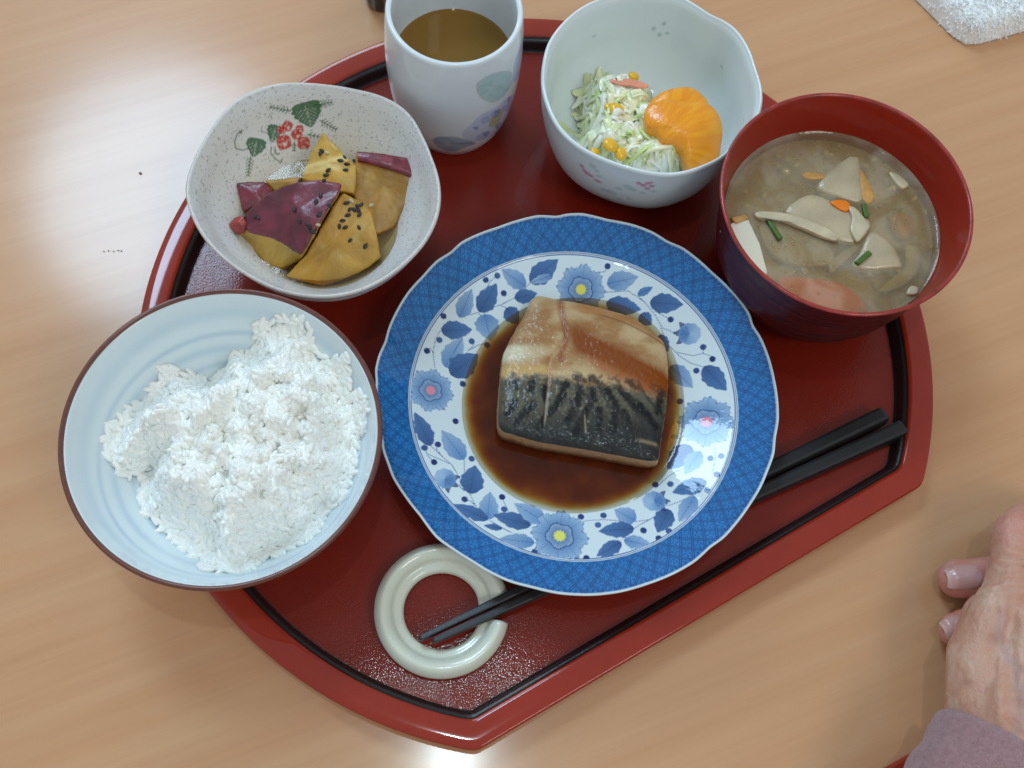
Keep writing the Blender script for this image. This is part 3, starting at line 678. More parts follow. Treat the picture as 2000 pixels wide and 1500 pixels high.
slab('carrot_slice', [(725,645),(800,635),(840,660),(830,695),(790,695)], SL + .0018, .002, CA, 'small bright orange carrot bit beside the central daikon slice', 'carrot', 'carrot pieces in the soup', sm=3)
slab('carrot_slice', [(430,1075),(600,1070),(800,1110),(930,1230),(900,1300),(700,1290),(520,1200)], SL - .0006, .002, CA, 'large orange carrot slice just under the surface at the near side of the soup', 'carrot', 'carrot pieces in the soup')
slab('fried_tofu_strip', [(165,735),(250,718),(268,738),(195,768)], SL + .0024, .002, AB, 'brown fried edge on top of the white tofu block', 'fried tofu', 'fried tofu in the soup', sm=1)
slab('chive_piece', [(368,750),(395,748),(460,850),(435,862)], SL + .0016, .002, CH, 'short green chive piece next to the tofu', 'chive', 'chives floating on the soup', sm=1)
slab('chive_piece', [(865,980),(940,918),(965,938),(890,1000)], SL + .0022, .002, CH, 'short green chive piece on the yellowish daikon wedge', 'chive', 'chives floating on the soup', sm=1)
slab('chive_piece', [(905,655),(930,655),(945,730),(920,735)], SL + .0014, .002, CH, 'faint green chive piece beside the carrot bit', 'chive', 'chives floating on the soup', sm=1)
slab('fried_tofu_strip', [(575,480),(690,490),(680,520),(580,515)], SL + .0002, .003, AB, 'tan fried tofu strip near the far wall of the soup', 'fried tofu', 'fried tofu in the soup', sm=2)
slab('fried_tofu_strip', [(890,450),(970,590),(965,650),(910,640)], SL + .0002, .003, AB, 'yellow fried tofu strip right of the pointed daikon slice', 'fried tofu', 'fried tofu in the soup', sm=2)
slab('fried_tofu_strip', [(1100,700),(1190,740),(1180,840),(1110,850),(1070,760)], SL - .0011, .003, AB, 'fried tofu square under the surface at the right of the soup', 'fried tofu', 'fried tofu in the soup', sm=2)

def make_bits():
    V, Fs, Co = [], [], []; off = 0
    cols = [S(206, 190, 150), S(190, 168, 122), S(214, 204, 172), S(120, 130, 66), S(160, 130, 74), S(64, 76, 44)]
    for _ in range(260):
        a, r_ = rng.uniform(0, 2 * PI), .0450 * math.sqrt(rng.random()); x, y = SC[0] + r_ * math.cos(a), SC[1] + r_ * math.sin(a)
        top_ = y > SC[1] + .018
        if rng.random() > (.9 if top_ else .45): continue
        k = int(rng.choice(6, p=[.25, .25, .15, .12, .15, .08])); R_ = rng.uniform(.0004, .0022 if k < 3 else .0010); asp = rng.uniform(.3, 1); rot = rng.uniform(0, PI)
        ou = [(R_ * rng.uniform(.7, 1.1) * math.cos(q), R_ * asp * rng.uniform(.7, 1.1) * math.sin(q)) for q in np.linspace(0, 2 * PI, 9)[:-1]]
        z = SL - rng.uniform(.0004, .0014)
        for s_, h_ in ((1, -.0006), (1, 0), (.7, .0003), (.01, .0004)):
            for u, v in ou: V.append((x + s_ * (u * math.cos(rot) - v * math.sin(rot)), y + s_ * (u * math.sin(rot) + v * math.cos(rot)), z + h_)); Co.append(cols[k])
        Fs.append(gridfaces(4, 8)[:, ::-1] + off); off += 32
    o = mesh('soup_bits', np.array(V), np.vstack(Fs), material('soup_bits', rough=.4, vcol=True), col=np.array(Co))
    tag(o, 'small shreds of vegetable and fried tofu suspended in the miso soup', 'vegetable bits', kind='stuff')
make_bits()
def make_droplets():
    V, Fs = [], []; off = 0
    for _ in range(420):
        a, r_ = rng.uniform(0, 2 * PI), .0455 * math.sqrt(rng.random()); x, y = SC[0] + r_ * math.cos(a), SC[1] + r_ * math.sin(a)
        if fbm(np.array(x * 60), np.array(y * 60), seed=44) < .47: continue
        R_ = rng.uniform(.0002, .0008); q = []
        for s_, h_ in ((1, 0), (.8, .45), (.4, .85), (.01, 1)):
            for k in range(10): q.append((x + R_ * s_ * math.cos(k * PI / 5), y + R_ * s_ * math.sin(k * PI / 5), SL + .0001 + R_ * .35 * h_))
        V += q; Fs.append(gridfaces(4, 10) + off); off += 40
    o = mesh('oil_droplets', np.array(V), np.vstack(Fs), liquid('oil', (.98, .93, .8), murk=.1, murk_col=S(225, 205, 150), rough=.03))
    tag(o, 'fine oil droplets floating on the miso soup', 'oil', kind='stuff')
make_droplets()
# ------------------------------------------------------------------ tea cup
TC = (-.0497, .3320); TZ = FZ + .080
def make_cup():
    root = empty('tea_cup', (*TC, FZ), 'tall white tea cup painted with blue flowers and leaves, holding green tea', 'cup')
    nt = 420; r1 = .0300
    outp = [(.0185, .0025), (.0190, 0), (.0215, .0), (.0232, .0030), (.0262, .0100), (.0290, .0220), (.0306, .0380), (.0312, .0520), (.0308, .0680), (r1, .0785)]
    inp = [(r1, .0785), (r1 - .0004, .0797), (r1 - .0012, .0801), (r1 - .0021, .0796), (r1 - .0026, .0780), (.0275, .0650), (.0274, .0500), (.0262, .0300), (.0225, .0120), (.012, .0065), (0, .006)]
    a = resample(outp, .00045); b = resample(inp, .0012)[1:]
    pr = np.vstack([a, b]); g, t = lathe((*TC, FZ), pr, nt)
    col = np.zeros(g.shape); col[:] = S(222, 231, 236)
    # flat print on the outside wall: angle u in radians from the camera side, height z
    zz = pr[:, 1][:, None] + 0 * g[..., 0]; T = t[None] + 0 * zz; onout = np.zeros(zz.shape, bool); onout[:len(a)] = True
    c2 = crop(720, 0, 4.5441)
    def uv(x, y):                                    # where a photo position meets the outer wall
        d = ray(*c2(x, y)); r = .0308
        for _ in range(5):
            A = d.x ** 2 + d.y ** 2; B = -2 * (d.x * TC[0] + d.y * TC[1]); Cc = TC[0] ** 2 + TC[1] ** 2 - r * r
            disc = max(B * B - 4 * A * Cc, 0); s_ = (-B - math.sqrt(disc)) / (2 * A); p = d * s_; h = H + p.z - FZ
            r = float(np.interp(h, a[10:, 1], a[10:, 0]))
        return math.atan2(p.y - TC[1], p.x - TC[0]), h
    base = uv(900, 800)[0]
    U = ((T - base + PI) % (2 * PI) - PI) * .0305
    def loc(x, y): q = uv(x, y); return ((q[0] - base + PI) % (2 * PI) - PI) * .0305, q[1]
    def blob(pts, c, edge=None, am=.8, fade=0):
        nonlocal col
        q = smooth_poly([loc(*p) for p in pts], 5); ins = inside(q, U, zz) & onout; d = polydist(q, U, zz)
        k = ins * np.clip(d / .0006, 0, 1) * am * (.75 + .5 * (fbm(U * 400, zz * 400, seed=int(pts[0][0])) - .3))
        col = mixc(col, c, np.clip(k, 0, 1))
        if edge is not None: col = mixc(col, edge, np.clip(1 - d / .0003, 0, 1) * onout * .7)
    blob([(965,745),(1050,680),(1160,640),(1260,640),(1275,720),(1240,800),(1160,880),(1100,905),(1020,880),(970,820)], S(140, 186, 186), S(110, 110, 90), .75)
    blob([(1290,560),(1350,400),(1370,350),(1372,600),(1320,700),(1280,730)], S(120, 165, 205), None, .6)
    blob([(570,1250),(620,1215),(760,1215),(860,1240),(950,1270),(860,1310),(740,1350),(640,1320)], S(96, 140, 172), S(90, 110, 120), .8)
    blob([(820,1190),(900,1110),(1000,1010),(1120,960),(1240,860),(1330,800),(1290,1000),(1180,1140),(1050,1230),(900,1260)], S(150, 165, 212), None, .5)
    for p in ([(920,1130),(975,1120),(960,1160)], [(1110,990),(1180,960),(1130,1050)], [(1230,870),(1270,850),(1240,930)], [(1120,1120),(1180,1080),(1140,1160)], [(1000,1180),(1080,1160),(1040,1220)]):
        blob(p, S(84, 100, 176), None, .7)
    blob([(1060,1120),(1090,1050),(1150,990),(1200,970),(1170,1060),(1120,1120)], S(178, 172, 96), None, .85)
    blob([(980,760),(1080,752),(1180,770),(1235,800),(1230,808),(1175,780),(1080,762),(980,768)], S(104, 124, 112), None, .9)
    blob([(750,1268),(860,1270),(950,1268),(950,1276),(860,1280),(750,1276)], S(110, 96, 110), None, .9)
    for x0, y0 in ((1000, 1060), (1090, 1010), (1190, 950), (1260, 900), (1120, 1170), (960, 1210)):
        blob([(x0, y0), (x0 + 60, y0 - 26), (x0 + 76, y0 + 10), (x0 + 20, y0 + 34)], S(128, 144, 204), S(104, 116, 180), .5)
    m = material('cup_porcelain', rough=.13, vcol=True, spec=.5, bump=[(50, .1, .001)])
    mesh('cup', g, gridfaces(len(pr), nt), m, root, col=col)
    tl = liquid('green_tea', (.66, .42, .12), murk=.60, murk_col=S(160, 118, 50), rough=.03)
    R = .0274; nr = 30; s = np.linspace(1, 1e-3, nr)[:, None]; tt = np.linspace(0, 2 * PI, 160, endpoint=False)
    X = TC[0] + R * s * np.cos(tt); Y = TC[1] + R * s * np.sin(tt)
    tag(mesh('green_tea', np.stack([X, Y, FZ + .0470 + .0005 * sstep(.97, 1, s) + 0 * X], -1), gridfaces(nr, 160), tl), 'amber green tea half filling the white cup', 'tea')
make_cup()

# ------------------------------------------------------------------ salad bowl
LZ = FZ + .056; LC = (.0418, .3300)
c3b = crop(1030, 0, 3.4875)
salad_tr = [c3b(*p) for p in [(430,10),(330,70),(250,140),(190,210),(140,290),(110,400),(95,520),(100,610),(125,700),(160,790),(230,900),(330,990),(450,1060),(560,1105),(700,1150),(850,1185),(960,1195),(1080,1180),(1200,1140),(1310,1090),(1400,1010),(1500,920),(1570,820),(1600,720),(1602,620),(1585,540),(1555,460),(1530,370),(1480,270),(1420,190),(1350,140),(1250,100),(1180,50),(1110,5),(1060,-25),(960,-50),(800,-62),(620,-45),(500,-15)]]
salad_R = rim_from_trace(salad_tr, LC, LZ, 6)
LR = float(salad_R(np.linspace(0, 2 * PI, 300)).mean()); print('salad R', LR)
salad_in = [(LR - .0016, .0550), (LR - .0026, .0520), (LR - .0036, .0400), (LR - .0065, .0250), (.0360, .0140), (.025, .0085), (.010, .0068), (0, .0066)]
_li = resample(salad_in, .001)[::-1]
def salad_z(r): return FZ + np.interp(r, _li[:, 0], _li[:, 1])
def make_salad_bowl():
    root = empty('salad_bowl', (*LC, FZ), 'white lobed porcelain bowl with pink flowers outside, holding cabbage salad and mandarin', 'bowl')
    nt = 420
    outp = [(.0235, .0025), (.0240, 0), (.0262, 0), (.0268, .0030), (.0360, .0075), (.0425, .0150), (LR - .0038, .0260), (LR - .0012, .0400), (LR, .0535)]
    a = resample(outp, .0005); b = resample([(LR, .0535), (LR + .0001, .0553), (LR - .0007, .0563), (LR - .0014, .0559)] + salad_in, .0010)[1:]
    pr = np.vstack([a, b])
    rm = lambda t, r: 1 + (salad_R(t) / LR - 1) * np.clip((r - .020) / (LR - .020), 0, 1) ** 1.3
    g, t = lathe((*LC, FZ), pr, nt, rm)
    zz = pr[:, 1][:, None] + 0 * g[..., 0]; T = t[None] + 0 * zz; ou = np.zeros(zz.shape, bool); ou[:len(a)] = True
    col = np.zeros(g.shape); col[:] = S(226, 237, 240)
    G2 = g - np.array([*LC, FZ]); zi = zz
    def hit(x, y, outer=True):
        """nearest grid vertex on the wall to the view line through a photo position"""
        d = np.array(ray(*c3b(x, y))); d = d / np.linalg.norm(d); o = np.array([0, 0, H])
        gg = g[:len(a)] if outer else g[len(a):]
        v = gg.reshape(-1, 3) - o; q = v @ d; dist = np.linalg.norm(v - q[:, None] * d, axis=1)
        ok = dist < .0012
        front = np.argmin(np.where(ok, q, 9)) if outer else np.argmax(np.where(ok, q, -9))
        return gg.reshape(-1, 3)[front]
    def paint(pts, c, am, outer=True):
        nonlocal col
        for (x, y, rad) in pts:
            h = hit(x, y, outer); d = np.linalg.norm(g - h, axis=-1)
            k = np.clip((rad / 3.4875 / 4600 - d) / .0005, 0, 1) * am; k = k * (ou if outer else ~ou)
            col = mixc(col, c, k)
    pink = S(206, 120, 160); teal = S(140, 176, 176)
    paint([(430,1140,35),(460,1175,28),(480,1215,28),(520,1310,40),(570,1330,45),(620,1300,30),(680,1290,40),(720,1310,35),(780,1330,30),(850,1320,30),(540,1370,30),(620,1370,28),(690,1370,28)], teal, .35)
    paint([(355,1140,28),(375,1170,26),(400,1195,32),(430,1215,26),(460,1240,28),(485,1255,20)], pink, .7)
    paint([(760,1265,26),(790,1280,28),(820,1265,24),(850,1285,26),(815,1300,26),(840,1260,20)], pink, .75)
    paint([(855,185,22),(922,150,22),(890,225,22),(955,208,20),(445,235,18),(1340,455,18),(1490,820,16)], S(130, 165, 160), .6, False)
    m = material('salad_porcelain', rough=.11, vcol=True, spec=.5, bump=[(50, .1, .001)])
    mesh('bowl', g, gridfaces(len(pr), nt), m, root, col=col)
make_salad_bowl()
def tube(pts, rads, sides=6, flat=1.0, up=(0, 0, 1)):
    pts = np.array(pts, float); n = len(pts); V = []
    for i in range(n):
        d = pts[min(i + 1, n - 1)] - pts[max(i - 1, 0)]; d /= np.linalg.norm(d) + 1e-12
        s_ = np.cross(d, up); s_ /= np.linalg.norm(s_) + 1e-12; u_ = np.cross(s_, d)
        for k in range(sides):
            a = 2 * PI * k / sides; V.append(pts[i] + rads[i] * (math.cos(a) * s_ + math.sin(a) * u_ * flat))
    return np.array(V), gridfaces(n, sides)
def make_salad():
    o = [(380,555),(470,470),(560,455),(660,490),(850,520),(900,560),(880,640),(960,800),(1060,980),(1110,1110),(1090,1165),(900,1178),(760,1150),(620,1105),(500,1060),(400,990),(330,930),(380,870),(430,800),(380,740),(420,640)]
    zc = .034
    poly = np.array([P(*c3b(*p), zc)[:2] for p in o])
    V, Fs, Co = [], [], []; off = 0; n = 0
    mn, mxx = poly.min(0), poly.max(0)
    cols = [S(226, 232, 180), S(240, 240, 210), S(248, 248, 232), S(248, 248, 236), S(208, 224, 150), S(244, 238, 196), S(238, 242, 214)]
    def htop(x, y):
        d = polydist(poly, x, y) * (1 if inside(poly, np.array(x), np.array(y)) else -1)
        zb = float(salad_z(math.hypot(x - LC[0], y - LC[1])))
        return max(zb + .001, zb + (.0385 - zb) * float(sstep(-.003, .009, np.array(d))) * 1.0 + (float(fbm(np.array(x * 140), np.array(y * 140), seed=51, o=2)) - .5) * .010)
    while n < 520:
        x, y = rng.uniform(mn[0], mxx[0]), rng.uniform(mn[1], mxx[1])
        if not inside(poly, np.array(x), np.array(y)): continue
        L_ = rng.uniform(.010, .024); a = rng.uniform(0, 2 * PI); cur = rng.normal(0, 2.0) / L_; k = 9
        pts = []; px_, py_ = x - math.cos(a) * L_ / 2, y - math.sin(a) * L_ / 2
        ph, am = rng.uniform(0, 6), rng.uniform(.0004, .0016); lay = rng.uniform(-.004, .0012)
        for i in range(k):
            pts.append([px_, py_, htop(px_, py_) + lay + am * math.sin(ph + i * 1.1)])
            px_ += math.cos(a) * L_ / (k - 1); py_ += math.sin(a) * L_ / (k - 1); a += cur * L_ / (k - 1)
        w_ = rng.uniform(.0009, .0018) if rng.random() < .6 else rng.uniform(.0018, .0030)
        v, f = tube(pts, [w_ * q for q in (.5, .9, 1, 1.15, .95, 1.1, .95, .9, .4)], 8, rng.uniform(.22, .5), up=(rng.normal(0, .35), rng.normal(0, .35), 1))
        c = cols[rng.integers(len(cols))] * rng.uniform(.9, 1.05)
        V.append(v); Fs.append(f + off); Co.append(np.tile(c, (len(v), 1))); off += len(v); n += 1
    # a bed so nothing shows through
    ctr = poly.mean(0); sp = smooth_poly(poly, 4); rows = []
    for s_ in (1, .93, .8, .6, .4, .2, .01):
        q = ctr + (sp - ctr) * s_; z = np.array([htop(*p) - .0010 for p in q]); z = np.maximum(z, salad_z(np.hypot(q[:, 0] - LC[0], q[:, 1] - LC[1])) + .0003); rows.append(np.c_[q, z])
    g = np.array(rows); V.append(g.reshape(-1, 3)); Fs.append(gridfaces(len(rows), len(sp)) + off); Co.append(np.tile(S(214, 222, 176), (g.size // 3, 1)))
    m = material('shredded_cabbage', rough=.28, vcol=True, sss=.0, sss_rad=(.9, 1, .6), coat=.3, coat_rough=.12)
    tag(mesh('cabbage_salad', np.vstack(V), np.vstack(Fs), m, col=np.vstack(Co)), 'pale green shredded cabbage dressed in the white lobed bowl', 'salad', kind='stuff')
    return htop
salad_top = make_salad()
def make_ham():
    m = material('ham', S(232, 150, 122), rough=.35, sss=.2, var=(200, .08))
    pts = [P(*c3b(x, y), .0405) for x, y in [(565,548),(630,560),(700,562),(770,580),(825,590)]]
    v, f = tube(pts, [.0009, .0022, .0022, .0022, .0009], 8, .35); o = mesh('ham_strip', v, f, m)
    tag(o, 'pink ham strip lying on top of the cabbage salad', 'ham')
make_ham()
def make_corn():
    m = material('corn', S(240, 184, 30), rough=.2, sss=.3, sss_rad=(1, .7, .2), coat=.4, var=(300, .08))
    bm = bmesh.new(); bmesh.ops.create_icosphere(bm, subdivisions=3, radius=1)
    for v in bm.verts:
        x, y, z = v.co; k = 1 - .28 * max(0, -y); v.co = (x * k * 1.0, y * 1.15, z * .72); v.co.x = math.copysign(abs(v.co.x) ** .85, v.co.x)
    me = bpy.data.meshes.new('corn_kernel'); bm.to_mesh(me); me.materials.append(m)
    for p in me.polygons: p.use_smooth = True
    spec = [(610, 760, .0405, .0036, .6, 'large corn kernel in the middle of the cabbage, farthest from the rim'), (560, 730, .0385, .0024, 2.2, 'half hidden corn kernel just left of the large middle one'),
            (565, 990, .0395, .0034, 1.2, 'corn kernel near the front rim of the salad bowl'), (635, 1050, .0370, .0028, .2, 'corn kernel deep behind a cabbage shred at the front'),
            (460, 1035, .0330, .0022, 2.0, 'tiny corn kernel at the left front edge of the salad'), (725, 520, .0345, .0024, 1.5, 'corn kernel behind the ham strip')]
    for x, y, z, s, a, lab in spec:
        o = link('corn_kernel', me); o.location = P(*c3b(x, y), z); o.scale = (s, s, s); o.rotation_euler = (.3, .2, a)
        tag(o, lab, 'corn', 'corn kernels in the cabbage salad')
make_corn()
def make_mandarin():
    m = bpy.data.materials.new('mandarin')
    m = material('mandarin_flesh', rough=.25, vcol=True, sss=.08, sss_rad=(1, .5, .1), sss_scale=.003, coat=.3, coat_rough=.1, bump=[(650, .35, .0005)])
    for pts, z, th, lab, fc, sd in [
        ([(830,700),(900,640),(1000,605),(1110,598),(1190,640),(1240,710),(1150,790),(1000,800),(850,800),(800,760)], .0425, .007, 'mandarin segment tucked behind the front one in the salad bowl', (930, 960), 1),
        ([(795,780),(850,715),(950,690),(1100,700),(1210,700),(1300,770),(1337,870),(1332,960),(1310,1060),(1230,1112),(1130,1147),(1090,1100),(1060,1020),(1000,980),(920,950),(880,900),(810,860)], .0445, .010, 'large orange mandarin segment leaning against the cabbage salad', (830, 1010), 2)]:
        pp = smooth_poly(pts, 8); W = np.array([P(*c3b(*p), z)[:] for p in pp]); c = W.mean(0); rows = []; cols = []
        f_ = np.array(P(*c3b(*fc), z))
        for s_ in [.80, .93, .99, 1.0, .985] + list(np.linspace(.965, .01, 46)):
            k = len(rows)
            v = c + (W - c) * [s_, s_, 1]
            dz = [-th, -th * .8, -th * .5, -th * .25, -.0008][k] if k < 5 else .0048 * (1 - s_ ** 2.2) ** .7 - .0006
            v[:, 2] = z + dz + .10 * (v[:, 1] - c[1]) - .06 * (v[:, 0] - c[0])
            an = np.arctan2(v[:, 1] - f_[1], v[:, 0] - f_[0]); rr = np.hypot(v[:, 0] - f_[0], v[:, 1] - f_[1])
            fib = fbm(an * 16, rr * 90, seed=sd + 60)
            v[:, 2] += (fib - .5) * .0003 * (k > 3) * s_ ** 2
            cc = mixc(S(240, 146, 6), S(248, 164, 18), sstep(.35, .7, fib)); cc = mixc(cc, S(236, 164, 60), sstep(.60, .72, fbm(an * 16, rr * 300, seed=sd + 70)) * .6 * (s_ > .82))
            rows.append(v); cols.append(cc)
        o = mesh('mandarin_segment', np.array(rows), gridfaces(len(rows), len(pp))[:, ::-1].copy(), m, col=np.array(cols))
        o.data.transform(Matrix.Translation(-Vector(c))); o.location = Vector(c)
        tag(o, lab, 'mandarin', 'mandarin segments in the salad bowl')
make_mandarin()

# ------------------------------------------------------------------ sweet potato bowl
BZ = FZ + .053; BC = (-.0955, .2503)
c1 = crop(340, 140, 3.2611)
pot_tr = [c1(*p) for p in [(800,68),(960,80),(1150,110),(1330,155),(1430,205),(1510,275),(1580,400),(1640,540),(1690,690),(1700,800),(1680,930),(1600,1090),(1480,1220),(1330,1330),(1150,1410),(1000,1438),(850,1435),(680,1400),(500,1320),(350,1220),(230,1110),(140,980),(90,860),(72,770),(80,680),(120,570),(180,450),(250,340),(340,225),(430,155),(530,105),(650,75)]]
pot_R = rim_from_trace(pot_tr, BC, BZ, 6)
BR = float(pot_R(np.linspace(0, 2 * PI, 300)).mean()); print('potato bowl R', BR)
pot_in = [(BR - .0018, .0520), (BR - .0036, .0480), (BR - .0085, .0370), (.0350, .0240), (.0260, .0145), (.018, .0100), (.008, .0085), (0, .0083)]
_bi = resample(pot_in, .001)[::-1]
def pot_z(r): return FZ + np.interp(r, _bi[:, 0], _bi[:, 1])
def pot_mod(t, r): return 1 + (pot_R(t) / BR - 1) * np.clip((r - .012) / (BR - .012), 0, 1)
def make_potato_bowl():
    root = empty('side_dish_bowl', (*BC, FZ), 'five-sided speckled cream bowl with green vine and red berries inside, holding sweet potato', 'bowl')
    nt = 620
    outp = [(.0205, .0030), (.0210, 0), (.0232, 0), (.0240, .0035), (.0320, .0120), (.0405, .0260), (BR - .0045, .0400), (BR - .0006, .0512)]
    a = resample(outp, .001); b = resample([(BR - .0006, .0512), (BR + .0001, .0524), (BR - .0006, .0533), (BR - .0014, .0530)] + pot_in, .00045)[1:]
    pr = np.vstack([a, b]); g, t = lathe((*BC, FZ), pr, nt, pot_mod)
    z = pr[:, 1][:, None] + 0 * g[..., 0]
    inn = np.zeros(z.shape, bool); inn[len(a) + 8:] = True
    # photo-plane position of every wall vertex, used to lay the print where it is on the bowl
    R_ = np.array(ROT); d = (g - np.array([0, 0, H])) @ R_
    sx = 1000 + F * d[..., 0] / -d[..., 2]; sy = 750 - F * d[..., 1] / -d[..., 2]
    cx = (sx - 340) * 3.2611; cy = (sy - 140) * 3.2611
    col = np.zeros(g.shape); col[:] = S(224, 226, 226)
    gx, gy, gz = g[..., 0] * 1000, g[..., 1] * 1000, g[..., 2] * 1000
    sp = vnoise(gx * 2.1, gy * 2.1, gz * 2.1, 71); sp2 = vnoise(gx * 1.1, gy * 1.1, gz * 1.1, 72)
    col = mixc(col, S(112, 106, 108), sstep(.80, .90, sp) * .75); col = mixc(col, S(150, 144, 148), sstep(.78, .9, sp2) * .6)
    green = S(44, 92, 62); red = S(196, 34, 34)
    def k_line(pts, wd, c, am=.85, sm=True):
        nonlocal col
        q = np.array(pts, float); dd = np.full(cx.shape, 1e9)
        for i in range(len(q) - 1):
            ab = q[i + 1] - q[i]; tt = np.clip(((cx - q[i][0]) * ab[0] + (cy - q[i][1]) * ab[1]) / (ab @ ab), 0, 1)
            dd = np.minimum(dd, np.hypot(cx - q[i][0] - tt * ab[0], cy - q[i][1] - tt * ab[1]))
        col = mixc(col, c, np.clip((wd - dd) / 3 + .5, 0, 1) * am * inn)
    def leaf(x0, y0, x1, y1, wd, teeth=5):
        nonlocal col
        ax = np.array([x1 - x0, y1 - y0], float); L_ = np.hypot(*ax); ax /= L_; s = ((cx - x0) * ax[0] + (cy - y0) * ax[1]) / L_; q = (cx - x0) * -ax[1] + (cy - y0) * ax[0]
        ss = np.clip(s, 0, 1); hw = wd * .5 * np.sin(PI * np.clip(ss * .92 + .08, 0, 1) ** .62) ** .8 * (1 + .16 * np.abs(np.sin(ss * teeth * PI)))
        k = np.clip((hw - np.abs(q)) / 3 + .5, 0, 1) * (s > 0) * (s < 1) * inn
        c = mixc(green * 1.0, green * 1.6, np.clip(fbm(cx / 20, cy / 20, seed=3), 0, 1))
        vein = np.clip(1 - np.abs(q) / 4, 0, 1) * (s > .15) + np.clip(1 - np.abs(((np.abs(q) * .9 - ss * L_) / 26) % 1 - .5) * 26 / 4, 0, 1) * (ss > .25) * (np.abs(q) < hw * .7)
        col = mixc(col, c, k * .92); col = mixc(col, S(206, 210, 196), np.clip(vein, 0, 1) * k * .75)
    leaf(830, 195, 875, 355, 175); leaf(530, 425, 505, 545, 115, 4); leaf(650, 340, 620, 450, 90, 4)
    def sprig(x0, y0, x1, y1, n=6, L_=28):
        k_line([(x0, y0), (x1, y1)], 3, green)
        ax = np.array([x1 - x0, y1 - y0], float); ln = np.hypot(*ax); ax /= ln; nn = np.array([-ax[1], ax[0]])
        for i in range(n):
            p = np.array([x0, y0]) + ax * ln * (i + .5) / n; l_ = L_ * (1 - .5 * i / n)
            for sg in (-1, 1): k_line([p, p + ax * l_ * .8 + nn * sg * l_], 3.2, green, .8)
    sprig(890, 215, 1005, 195); sprig(740, 250, 610, 225, 6, 22); sprig(930, 310, 1035, 370, 6, 24); sprig(488, 540, 470, 665, 6, 24); sprig(765, 450, 765, 505, 3, 16); sprig(850, 400, 945, 420, 4, 18)
    k_line([(430, 375), (400, 400), (385, 450), (395, 490), (440, 500), (470, 490)], 3.5, green); k_line([(430, 375), (418, 388), (430, 390)], 4, green)
    k_line([(620, 480), (615, 520), (650, 560), (680, 575), (688, 555)], 3.5, green); k_line([(640, 495), (655, 530), (670, 520)], 3, green); k_line([(600, 290), (615, 280), (625, 300), (600, 310)], 2.5, green, .6)
    k_line([(560, 350), (555, 380), (590, 390)], 3, green, .7); k_line([(450, 330), (470, 350), (455, 360)], 2.5, green, .4)
    for x, y, r_, h in ((700, 450, 48, 14), (825, 455, 42, 0), (722, 345, 34, 9), (782, 400, 36, 9), (682, 372, 28, 0), (800, 365, 26, 7)):
        dd = np.hypot(cx - x, cy - y) + 2.5 * np.sin(np.arctan2(cy - y, cx - x) * 4 + x)
        col = mixc(col, red, np.clip((r_ - dd) / 4 + .5, 0, 1) * inn * .92)
        if h: col = mixc(col, S(222, 212, 204), np.clip((h - np.hypot(cx - x - 6, cy - y - 12)) / 4 + .5, 0, 1) * inn)
        col = mixc(col, S(222, 200, 190), (fbm(cx / 9, cy / 9, seed=17) > .62) * (dd < r_ * .9) * inn * .6)
    edge = np.zeros(z.shape); edge[len(a) - 2:len(a) + 6] = 1
    col = mixc(col, S(176, 158, 136), edge * .45)
    m = material('speckled_stoneware', rough=.16, vcol=True, spec=.55, bump=[(80, .12, .001)])
    mesh('bowl', g, gridfaces(len(pr), nt), m, root, col=col)
    # broth
    zl = FZ + .0225; rb = float(np.interp(.0225, _bi[:, 1], _bi[:, 0])) + .0004
    tt = np.linspace(0, 2 * PI, 160, endpoint=False); s = np.linspace(1, 1e-3, 20)[:, None]
    rr = rb * s * pot_mod(tt[None], rb * s)
    X = BC[0] + rr * np.cos(tt); Y = BC[1] + rr * np.sin(tt)
    tag(mesh('simmering_broth', np.stack([X, Y, zl + 0 * X], -1), gridfaces(20, 160), liquid('sweet_broth', (.90, .78, .52), murk=.05, murk_col=S(170, 130, 80), rough=.08, bump=(200, .12, .0005))),
        'clear yellowish broth in the bottom of the sweet potato bowl', 'broth')
make_potato_bowl()
FLESH = material('potato_flesh', rough=.45, vcol=True, sss=.1, sss_rad=(1, .75, .25), coat=.15, coat_rough=.2, bump=[(500, .35, .0005), (1500, .2, .0002)])
SKIN = material('potato_skin', rough=.34, vcol=True, coat=.2, coat_rough=.15, bump=[(260, .35, .0006), (1200, .3, .0002)])
chunks = []
def to_photo(c):
    d = (np.asarray(c) - np.array([0, 0, H])) @ np.array(ROT)
    return (1000 + F * d[..., 0] / -d[..., 2] - 340) * 3.2611, (750 - F * d[..., 1] / -d[..., 2] - 140) * 3.2611
def pale_facet(x, y, z):
    a, b = to_photo((x, y, z)); t = (a - 820) / 270.; return .8 * float(sstep(-14, 6, np.array(b - (605 - 75 * t))) * sstep(14, -6, np.array(b - (650 - 45 * t)))) * (0 < t < 1.05)
